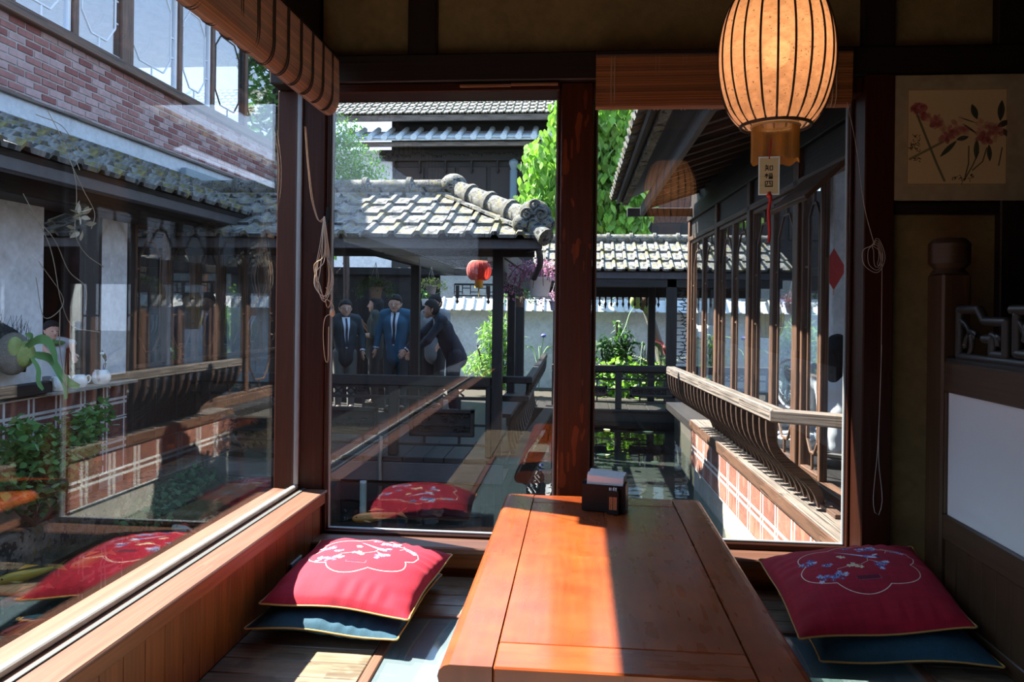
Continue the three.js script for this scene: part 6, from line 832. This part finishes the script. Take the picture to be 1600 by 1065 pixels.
// ================================================================== PEOPLE
// signed distance of tapered capsules joined smoothly, meshed by surface nets
function netMesh(sdf, lo, hi, cell) {
  const n = [0, 1, 2].map((i) => Math.ceil((hi[i] - lo[i]) / cell) + 2), [a, b, c] = n, F = new Float32Array(a * b * c); let q = 0;
  for (let k = 0; k < c; k++) for (let j = 0; j < b; j++) for (let i = 0; i < a; i++) F[q++] = sdf(lo[0] + i * cell, lo[1] + j * cell, lo[2] + k * cell);
  const id = new Int32Array(a * b * c).fill(-1), P = [], I = [], at = (i, j, k) => (k * b + j) * a + i;
  for (let k = 0; k < c - 1; k++) for (let j = 0; j < b - 1; j++) for (let i = 0; i < a - 1; i++) { let s = 0, x = 0, y = 0, z = 0, m = 0; const v = []; for (let e = 0; e < 8; e++) { v[e] = F[at(i + (e & 1), j + (e >> 1 & 1), k + (e >> 2))]; if (v[e] < 0) m |= 1 << e; } if (m === 0 || m === 255) continue;
    for (let e = 0; e < 8; e++) for (const ax of [1, 2, 4]) { if (e & ax) continue; const f = e | ax; if ((v[e] < 0) === (v[f] < 0)) continue; const t = v[e] / (v[e] - v[f]); x += (e & 1) + (ax === 1 ? t : 0); y += (e >> 1 & 1) + (ax === 2 ? t : 0); z += (e >> 2) + (ax === 4 ? t : 0); s++; }
    id[at(i, j, k)] = P.length / 3; P.push(lo[0] + (i + x / s) * cell, lo[1] + (j + y / s) * cell, lo[2] + (k + z / s) * cell); }
  for (let k = 1; k < c - 1; k++) for (let j = 1; j < b - 1; j++) for (let i = 1; i < a - 1; i++) { const f = F[at(i, j, k)] < 0; const Q = (p0, p1, p2, p3, fl) => { const A = id[p0], B = id[p1], C = id[p2], D = id[p3]; if (A < 0 || B < 0 || C < 0 || D < 0) return; fl ? I.push(A, B, C, A, C, D) : I.push(A, C, B, A, D, C); };
    if (f !== (F[at(i + 1, j, k)] < 0)) Q(at(i, j - 1, k - 1), at(i, j, k - 1), at(i, j, k), at(i, j - 1, k), f); if (f !== (F[at(i, j + 1, k)] < 0)) Q(at(i - 1, j, k - 1), at(i - 1, j, k), at(i, j, k), at(i, j, k - 1), f); if (f !== (F[at(i, j, k + 1)] < 0)) Q(at(i - 1, j - 1, k), at(i, j - 1, k), at(i, j, k), at(i - 1, j, k), f); }
  const g = new THREE.BufferGeometry(); g.setAttribute('position', new THREE.Float32BufferAttribute(P, 3)); g.setIndex(I); g.computeVertexNormals(); return g;
}
function caps(bones, k = 0.03, grow = 0) { return (x, y, z) => { let d = 1e3; for (const [a, b, r0, r1] of bones) { const ux = b[0] - a[0], uy = b[1] - a[1], uz = b[2] - a[2], L = ux * ux + uy * uy + uz * uz || 1e-9; let t = ((x - a[0]) * ux + (y - a[1]) * uy + (z - a[2]) * uz) / L; t = t < 0 ? 0 : t > 1 ? 1 : t; const e = Math.hypot(x - a[0] - ux * t, y - a[1] - uy * t, z - a[2] - uz * t) - (r0 + (r1 - r0) * t) - grow; const h = Math.max(0, k - Math.abs(d - e)) / k; d = Math.min(d, e) - h * h * k * 0.25; } return d; }; }
const bounds = (bones, m) => { const lo = [9, 9, 9], hi = [-9, -9, -9]; for (const [a, b, r0, r1] of bones) for (let i = 0; i < 3; i++) { lo[i] = Math.min(lo[i], a[i] - r0 - m, b[i] - r1 - m); hi[i] = Math.max(hi[i], a[i] + r0 + m, b[i] + r1 + m); } return [lo, hi]; };
// J: joints in metres, person faces +z; arms: [[elbow, wrist], [elbow, wrist]] for left(-x) and right(+x); bend tips the trunk forwards
function person(label, pos, turn, o) {
  const P = thing('person', label, 'person', pos, turn, 'people in the pavilion'); const S = o.scale ?? 1; P.scale.setScalar(S);
  const fem = o.fem ? 0.9 : 1, bend = o.bend ?? 0, hip = o.hip ?? 0.9, sit = o.sit; const tip = (y, z = 0) => { const d = y - hip; return [0, hip + d * Math.cos(bend), z * Math.cos(bend) + d * Math.sin(bend)]; };
  const pel = [0, hip, 0], wai = tip(hip + 0.16), che = tip(hip + 0.38, 0.0), nk = tip(hip + 0.56, 0.0), hdB = tip(hip + 0.66, 0.01); const hd = o.head ? [hdB[0] + o.head[0], hdB[1] + o.head[1], hdB[2] + o.head[2]] : hdB; const sh = (s) => { const q = tip(hip + 0.50, -0.01); return [s * 0.175 * fem, q[1], q[2]]; };
  const legs = []; for (const s of [-1, 1]) { const h = [s * 0.09, hip - 0.03, 0], k = sit ? [s * 0.12, hip - 0.02, 0.40] : [s * 0.10, hip * 0.53, 0.02], an = sit ? [s * 0.12, 0.07, 0.42] : [s * 0.10, 0.07, -0.01]; legs.push([h, k, 0.088 * fem, 0.058], [k, an, 0.056, 0.036], [an, [an[0], 0.035, an[2] + 0.13], 0.04, 0.032]); }
  const trunk = [[pel, wai, 0.125 * fem, 0.115 * fem], [[-0.05, wai[1], wai[2]], [-0.06, che[1], che[2]], 0.10 * fem, 0.115 * fem], [[0.05, wai[1], wai[2]], [0.06, che[1], che[2]], 0.10 * fem, 0.115 * fem], [che, nk, 0.12 * fem, 0.05], [sh(-1), nk, 0.058, 0.05], [sh(1), nk, 0.058, 0.05]];
  const arms = [], hands = []; o.arms.forEach(([e, w], i) => { const s = i ? 1 : -1, a = sh(s); arms.push([a, e, 0.052 * fem, 0.042], [e, w, 0.041, 0.028]); hands.push([e, w, s]); });
  const headB = [[nk, hd, 0.048, 0.05], [[hd[0], hd[1] - 0.02, hd[2] + 0.012], [hd[0], hd[1] + 0.055, hd[2] - 0.012], 0.076, 0.092], [[hd[0], hd[1] - 0.075, hd[2] + 0.045], [hd[0], hd[1] - 0.03, hd[2] + 0.02], 0.04, 0.066]];
  const body = [...legs, ...trunk, ...arms, [nk, hd, 0.048, 0.05]]; const [bl, bh] = bounds(body, 0.04); const geos = [netMesh(caps(body), bl, bh, 0.02)];
  // head with nose, brow, ears, chin
  const face = [...headB, [[hd[0], hd[1] + 0.01, hd[2] + 0.085], [hd[0], hd[1] - 0.022, hd[2] + 0.103], 0.009, 0.014], [[hd[0] - 0.086, hd[1] - 0.015, hd[2] - 0.005], [hd[0] - 0.09, hd[1] + 0.02, hd[2] - 0.01], 0.012, 0.015], [[hd[0] + 0.086, hd[1] - 0.015, hd[2] - 0.005], [hd[0] + 0.09, hd[1] + 0.02, hd[2] - 0.01], 0.012, 0.015]]; const [fl, fh] = bounds(face, 0.02); geos.push(netMesh(caps(face, 0.018), fl, fh, 0.009));
  for (const [e, w, s] of hands) { const d = V(w[0] - e[0], w[1] - e[1], w[2] - e[2]).normalize(), up = V(0, 0, 1).addScaledVector(d, -d.z).normalize(), sd = d.clone().cross(up); const at = (l, b, n) => V(...w).addScaledVector(d, l).addScaledVector(up, b).addScaledVector(sd, n).toArray(); const hb = [[w, at(0.03, 0, 0), 0.026, 0.028], [at(0.035, -0.02, 0), at(0.08, -0.024, 0), 0.017, 0.014], [at(0.035, 0.02, 0), at(0.08, 0.024, 0), 0.017, 0.014], [at(0.05, 0, 0), at(0.085, 0, 0), 0.018, 0.015]];
    [[-0.028, 0.05], [-0.009, 0.068], [0.010, 0.064], [0.029, 0.052]].forEach(([b, l]) => hb.push([at(0.085, b, 0), at(0.085 + l * 0.55, b * 1.1, -s * 0.004), 0.0095, 0.009], [at(0.085 + l * 0.55, b * 1.1, -s * 0.004), at(0.085 + l, b * 1.1, -s * 0.018), 0.009, 0.0075])); hb.push([at(0.03, 0.028, 0), at(0.06, 0.05, -s * 0.012), 0.012, 0.0105], [at(0.06, 0.05, -s * 0.012), at(0.088, 0.055, -s * 0.02), 0.0105, 0.0085]); const [l, h] = bounds(hb, 0.01); geos.push(netMesh(caps(hb, 0.006), l, h, 0.0055)); }
  part('body', geos, o.skin ?? M.skin, P);
  // clothes
  const slv = arms.map(([a, b, r0, r1], i) => (i % 2 ? [a, [a[0] + (b[0] - a[0]) * (o.sleeve ?? 0.97), a[1] + (b[1] - a[1]) * (o.sleeve ?? 0.97), a[2] + (b[2] - a[2]) * (o.sleeve ?? 0.97)], r0 + 0.012, r1 + 0.014] : [a, b, r0 + 0.018, r1 + 0.014])).filter((_, i) => !(o.short && i % 2));
  const hem = tip(hip - 0.10); const jk = [...trunk.map(([a, b, r0, r1]) => [a, b, r0 + 0.02, (b === nk ? Math.min(r1, 0.045) : r1) + 0.014]), [wai, hem, 0.14 * fem, 0.15 * fem], ...slv]; const sj = caps(jk, 0.03); const [jl, jh] = bounds(jk, 0.03); part('jacket', netMesh(sj, jl, jh, 0.018), o.top, P).userData.label = o.topLabel;
  const tr = [...legs.filter((_, i) => i % 3 < 2).map(([a, b, r0, r1]) => [a, b, r0 + 0.014, r1 + 0.018]), [pel, [0, hip - 0.02, 0], 0.135 * fem, 0.13 * fem]]; const [tl, th] = bounds(tr, 0.03); part('trousers', netMesh(caps(tr, 0.03), tl, th, 0.02), o.bottom, P);
  const shoe = legs.filter((_, i) => i % 3 === 2).map(([a, b]) => [[a[0], 0.045, a[2] - 0.01], [b[0], 0.04, b[2] + 0.02], 0.045, 0.038]); const [sl, shh] = bounds(shoe, 0.02); part('shoes', netMesh((x, y, z) => Math.max(caps(shoe, 0.01)(x, y, z), 0.002 - y), sl, shh, 0.012), M.dark, P);
  // hair: cap over the skull, longer for women
  const hb = [[[hd[0], hd[1] + 0.060, hd[2] - 0.012], [hd[0], hd[1] + 0.02, hd[2] - 0.03], 0.0985, 0.096]]; if (o.long) hb.push([[hd[0], hd[1] + 0.02, hd[2] - 0.05], [hd[0], hd[1] - 0.22, hd[2] - 0.055], 0.09, 0.07], [[hd[0] - 0.07, hd[1], hd[2] - 0.01], [hd[0] - 0.08, hd[1] - 0.16, hd[2] - 0.01], 0.035, 0.03], [[hd[0] + 0.07, hd[1], hd[2] - 0.01], [hd[0] + 0.08, hd[1] - 0.16, hd[2] - 0.01], 0.035, 0.03]); const [hl, hh] = bounds(hb, 0.02); const hs = caps(hb, 0.02); part('hair', netMesh((x, y, z) => { const fz = z - hd[2], fy = y - hd[1]; return Math.max(hs(x, y, z) - 0.006 * N1(x * 90 + 9, y * 60 + z * 40 + 9), fz - 0.012 - Math.max(0, fy - 0.035) * 1.5 - 0.02 * (N2(x * 70 + 12, 5) - 0.5)); }, hl, hh, 0.010), M.hair, P);
  for (const s of [-1, 1]) part('eye', [sph(0.0085, hd[0] + s * 0.033, hd[1] + 0.008, hd[2] + 0.081, 1.3, 0.6, 0.5, 8)], M.hair, P);
  part('mouth', sph(0.018, hd[0], hd[1] - 0.055, hd[2] + 0.086, 1, 0.28, 0.3, 8), std(lin(0.30, 0.10, 0.085), 0.6), P);
  if (o.glasses) part('glasses', [new THREE.TorusGeometry(0.024, 0.0025, 5, 18).translate(hd[0] - 0.034, hd[1] + 0.006, hd[2] + 0.095), new THREE.TorusGeometry(0.024, 0.0025, 5, 18).translate(hd[0] + 0.034, hd[1] + 0.006, hd[2] + 0.095), rod([hd[0] - 0.058, hd[1] + 0.01, hd[2] + 0.09], [hd[0] - 0.092, hd[1] + 0.02, hd[2]], 0.0025), rod([hd[0] + 0.058, hd[1] + 0.01, hd[2] + 0.09], [hd[0] + 0.092, hd[1] + 0.02, hd[2]], 0.0025)], M.dark, P);
  if (o.shirt) { // shirt front and tie lie on the chest
    const onChest = (pts, lift, name, m) => { const g = new THREE.BufferGeometry(), V3 = [], I = [], n = 10; for (let j = 0; j <= n; j++) for (let i = 0; i <= 4; i++) { const t = j / n, y = pts.y0 + (pts.y1 - pts.y0) * t, w = pts.w0 + (pts.w1 - pts.w0) * t, x = (i / 2 - 1) * w; const c = tip(y); let z = c[2] + 0.3; for (let q = 0; q < 40; q++) { const d = sj(x, c[1], z); if (d < 0.001) break; z -= d * 0.8; } V3.push(x, c[1], z + lift); } for (let j = 0; j < n; j++) for (let i = 0; i < 4; i++) { const a = j * 5 + i; I.push(a, a + 1, a + 6, a, a + 6, a + 5); } g.setAttribute('position', new THREE.Float32BufferAttribute(V3, 3)); g.setIndex(I); g.computeVertexNormals(); m.side = THREE.DoubleSide; part(name, g, m, P); };
    onChest({ y0: hip + 0.06, y1: hip + 0.535, w0: 0.012, w1: 0.062 }, 0.006, 'shirt', std(lin(0.62, 0.68, 0.76), 0.8)); onChest({ y0: hip + 0.08, y1: hip + 0.52, w0: 0.022, w1: 0.015 }, 0.011, 'tie', std(lin(0.012, 0.016, 0.03), 0.7));
    for (const s of [-1, 1]) { const [e, w] = o.arms[s > 0 ? 1 : 0], a = V(...e).lerp(V(...w), 0.93).toArray(), b = V(...e).lerp(V(...w), 1.02).toArray(); part('shirt_cuff', rod(a, b, 0.042, 0.04, 14), std(lin(0.7, 0.74, 0.8), 0.8), P); } }
  return P;
}
const suit = (r, g, b) => std(lin(r, g, b), 0.85, { bumpMap: retile(weave, 6, 6), bumpScale: 0.0005 });
person('man in a charcoal suit walking at the left of the group', [-3.35, -0.345, -10.6], 0.5, { arms: [[[-0.26, 1.14, 0.02], [-0.27, 0.92, 0.12]], [[0.27, 1.14, -0.02], [0.25, 0.92, 0.12]]], top: suit(0.022, 0.03, 0.036), topLabel: 'charcoal jacket', bottom: suit(0.12, 0.13, 0.12), shirt: true, glasses: true, scale: 0.93, head: [0, -0.005, 0.02] });
person('woman in a dark green dress holding a cup', [-3.06, -0.345, -11.15], -1.35, { fem: true, long: true, arms: [[[-0.22, 1.13, 0.08], [-0.10, 1.28, 0.20]], [[0.24, 1.10, 0.02], [0.10, 1.10, 0.22]]], top: suit(0.035, 0.04, 0.032), topLabel: 'dark green top', bottom: suit(0.03, 0.03, 0.028), short: true, scale: 0.97 });
person('man in a bright blue suit with a dark tie and glasses', [-2.60, -0.345, -10.6], 0.0, { arms: [[[-0.26, 1.16, -0.02], [-0.29, 0.92, 0.02]], [[0.26, 1.16, -0.02], [0.27, 0.92, 0.02]]], top: suit(0.018, 0.085, 0.15), topLabel: 'blue jacket', bottom: suit(0.02, 0.04, 0.05), shirt: true, glasses: true, scale: 0.985, head: [-0.01, -0.02, 0.035] });
person('man in a white patterned shirt half hidden by the leaning man', [-2.12, -0.345, -11.0], -0.4, { arms: [[[-0.24, 1.14, 0.05], [-0.2, 0.95, 0.2]], [[0.25, 1.12, 0.02], [0.22, 0.98, 0.18]]], top: std(lin(0.45, 0.47, 0.48), 0.9, { map: retile(tex(128, 128, (u, v) => (fbm(N1, u, v, 16, 16, 2) > 0.55 ? 0.12 : 0.95)), 6, 6) }), topLabel: 'white patterned shirt', bottom: suit(0.02, 0.02, 0.022), short: true, scale: 0.99, head: [0.02, -0.01, 0.03] });
person('man in a dark navy suit leaning forward over the railing', [-1.72, -0.345, -10.35], -1.2, { arms: [[[-0.2, 1.1, 0.50], [-0.16, 0.93, 0.66]], [[0.22, 1.08, 0.42], [0.18, 0.92, 0.60]]], bend: 0.45, top: suit(0.012, 0.018, 0.032), topLabel: 'dark navy jacket', bottom: suit(0.012, 0.016, 0.028), scale: 0.97, head: [0, 0.0, 0.05], shirt: true });
{ // baby looking out, seated woman inside the gallery
  const b = person('baby in a white shirt looking out of the dark opening across the pond', [-4.33, 0.14, -5.86], 1.15, { arms: [[[-0.22, 1.12, 0.12], [-0.16, 0.98, 0.26]], [[0.22, 1.12, 0.12], [0.16, 0.98, 0.26]]], top: std(lin(0.55, 0.58, 0.62), 0.9), topLabel: 'white shirt', bottom: suit(0.1, 0.1, 0.1), hip: 0.62, sit: true, short: true, scale: 0.60, skin: phy(lin(0.62, 0.36, 0.28), 0.5) }); b.userData.group = 'people across the pond'; delete b.userData.group;
  for (const c of b.children) if (['eye', 'mouth', 'hair'].includes(c.name)) c.scale.setScalar(1);
  part('bib', sph(0.13, 0, 1.13, 0.07, 1.1, 0.3, 0.9, 14), std(lin(0.10, 0.20, 0.05), 0.8), b);
  const st = thing('child_chair', 'dark wooden chair the baby sits on behind the ledge', 'chair', [-4.33, 0.1, -5.86], 1.15); part('seat', bx(-0.2, 0.2, 0.36, 0.40, -0.2, 0.2, 0.01), M.outWood, st); for (const [x, z] of [[-0.17, -0.17], [0.17, -0.17], [-0.17, 0.17], [0.17, 0.17]]) part('leg', bx(x - 0.02, x + 0.02, 0, 0.36, z - 0.02, z + 0.02, 0.004), M.outWood, st); part('backrest', bx(-0.2, 0.2, 0.40, 0.8, -0.2, -0.17, 0.01), M.outWood, st);
  const w = person('woman with long black hair in a white top seated in the gallery', [1.9, 0.02, -5.75], 2.5, { fem: true, long: true, hip: 0.28, sit: true, arms: [[[-0.26, 0.50, 0.05], [-0.2, 0.40, 0.26]], [[0.26, 0.50, 0.05], [0.2, 0.40, 0.26]]], top: std(lin(0.66, 0.68, 0.70), 0.85), topLabel: 'loose white top', bottom: suit(0.3, 0.32, 0.36), scale: 0.88 }); delete w.userData.group;
  const s2 = thing('gallery_stool', 'dark stool under the woman in the gallery', 'stool', [1.9, 0.02, -5.75], 2.5); part('seat', bx(-0.19, 0.19, 0.08, 0.12, -0.18, 0.18, 0.01), M.outWood, s2); for (const [x, z] of [[-0.16, -0.15], [0.16, -0.15], [-0.16, 0.15], [0.16, 0.15]]) part('leg', bx(x - 0.02, x + 0.02, 0, 0.08, z - 0.02, z + 0.02, 0.004), M.outWood, s2);
}

{ const o = thing('water_spout', 'weathered metal bracket and pale pipe under the pavilion railing', 'pipe', [-1.95, -0.35, -7.36]); part('bracket', tube([[0, 0.22, 0], [0.01, 0.1, 0.02], [0, 0.0, 0.02], [0, -0.22, 0.0]], 0.022, 16, 8), std(lin(0.22, 0.23, 0.22), 0.4, { metalness: 0.6 }), o); part('pipe', rod([-0.17, -0.6, 0.0], [-0.17, -0.24, 0.0], 0.035, 0.035, 12), std(lin(0.5, 0.52, 0.52), 0.5), o); }

{ // the same building goes on past the frame towards the camera side
  const o = scene.getObjectByName('brick_building');
  part('wing_wall', bx(0.5, 0.65, 0.45, 2.3, -3.2, 40, 0.01), M.outWood, o); part('wing_tile_base', bx(0.5, 0.66, -0.7, 0.45, -3.2, 40, 0.01), M.terra3, o);
  part('wing_eave', (() => { const g = bx(-1.5, 0, -0.04, 0.02, -3.9, 40, 0); g.applyMatrix4(new THREE.Matrix4().makeRotationZ(-0.42)); g.translate(1.28, 2.05, 0); return g; })(), M.tileGrey, o); for (let k = 0; k < 17; k++) part('wing_post', bx(0.62, 0.72, -0.4, 2.2, -2.4 + k * 2.4, -2.28 + k * 2.4, 0.01), M.outWood, o);
}
renderer.render(scene, camera);
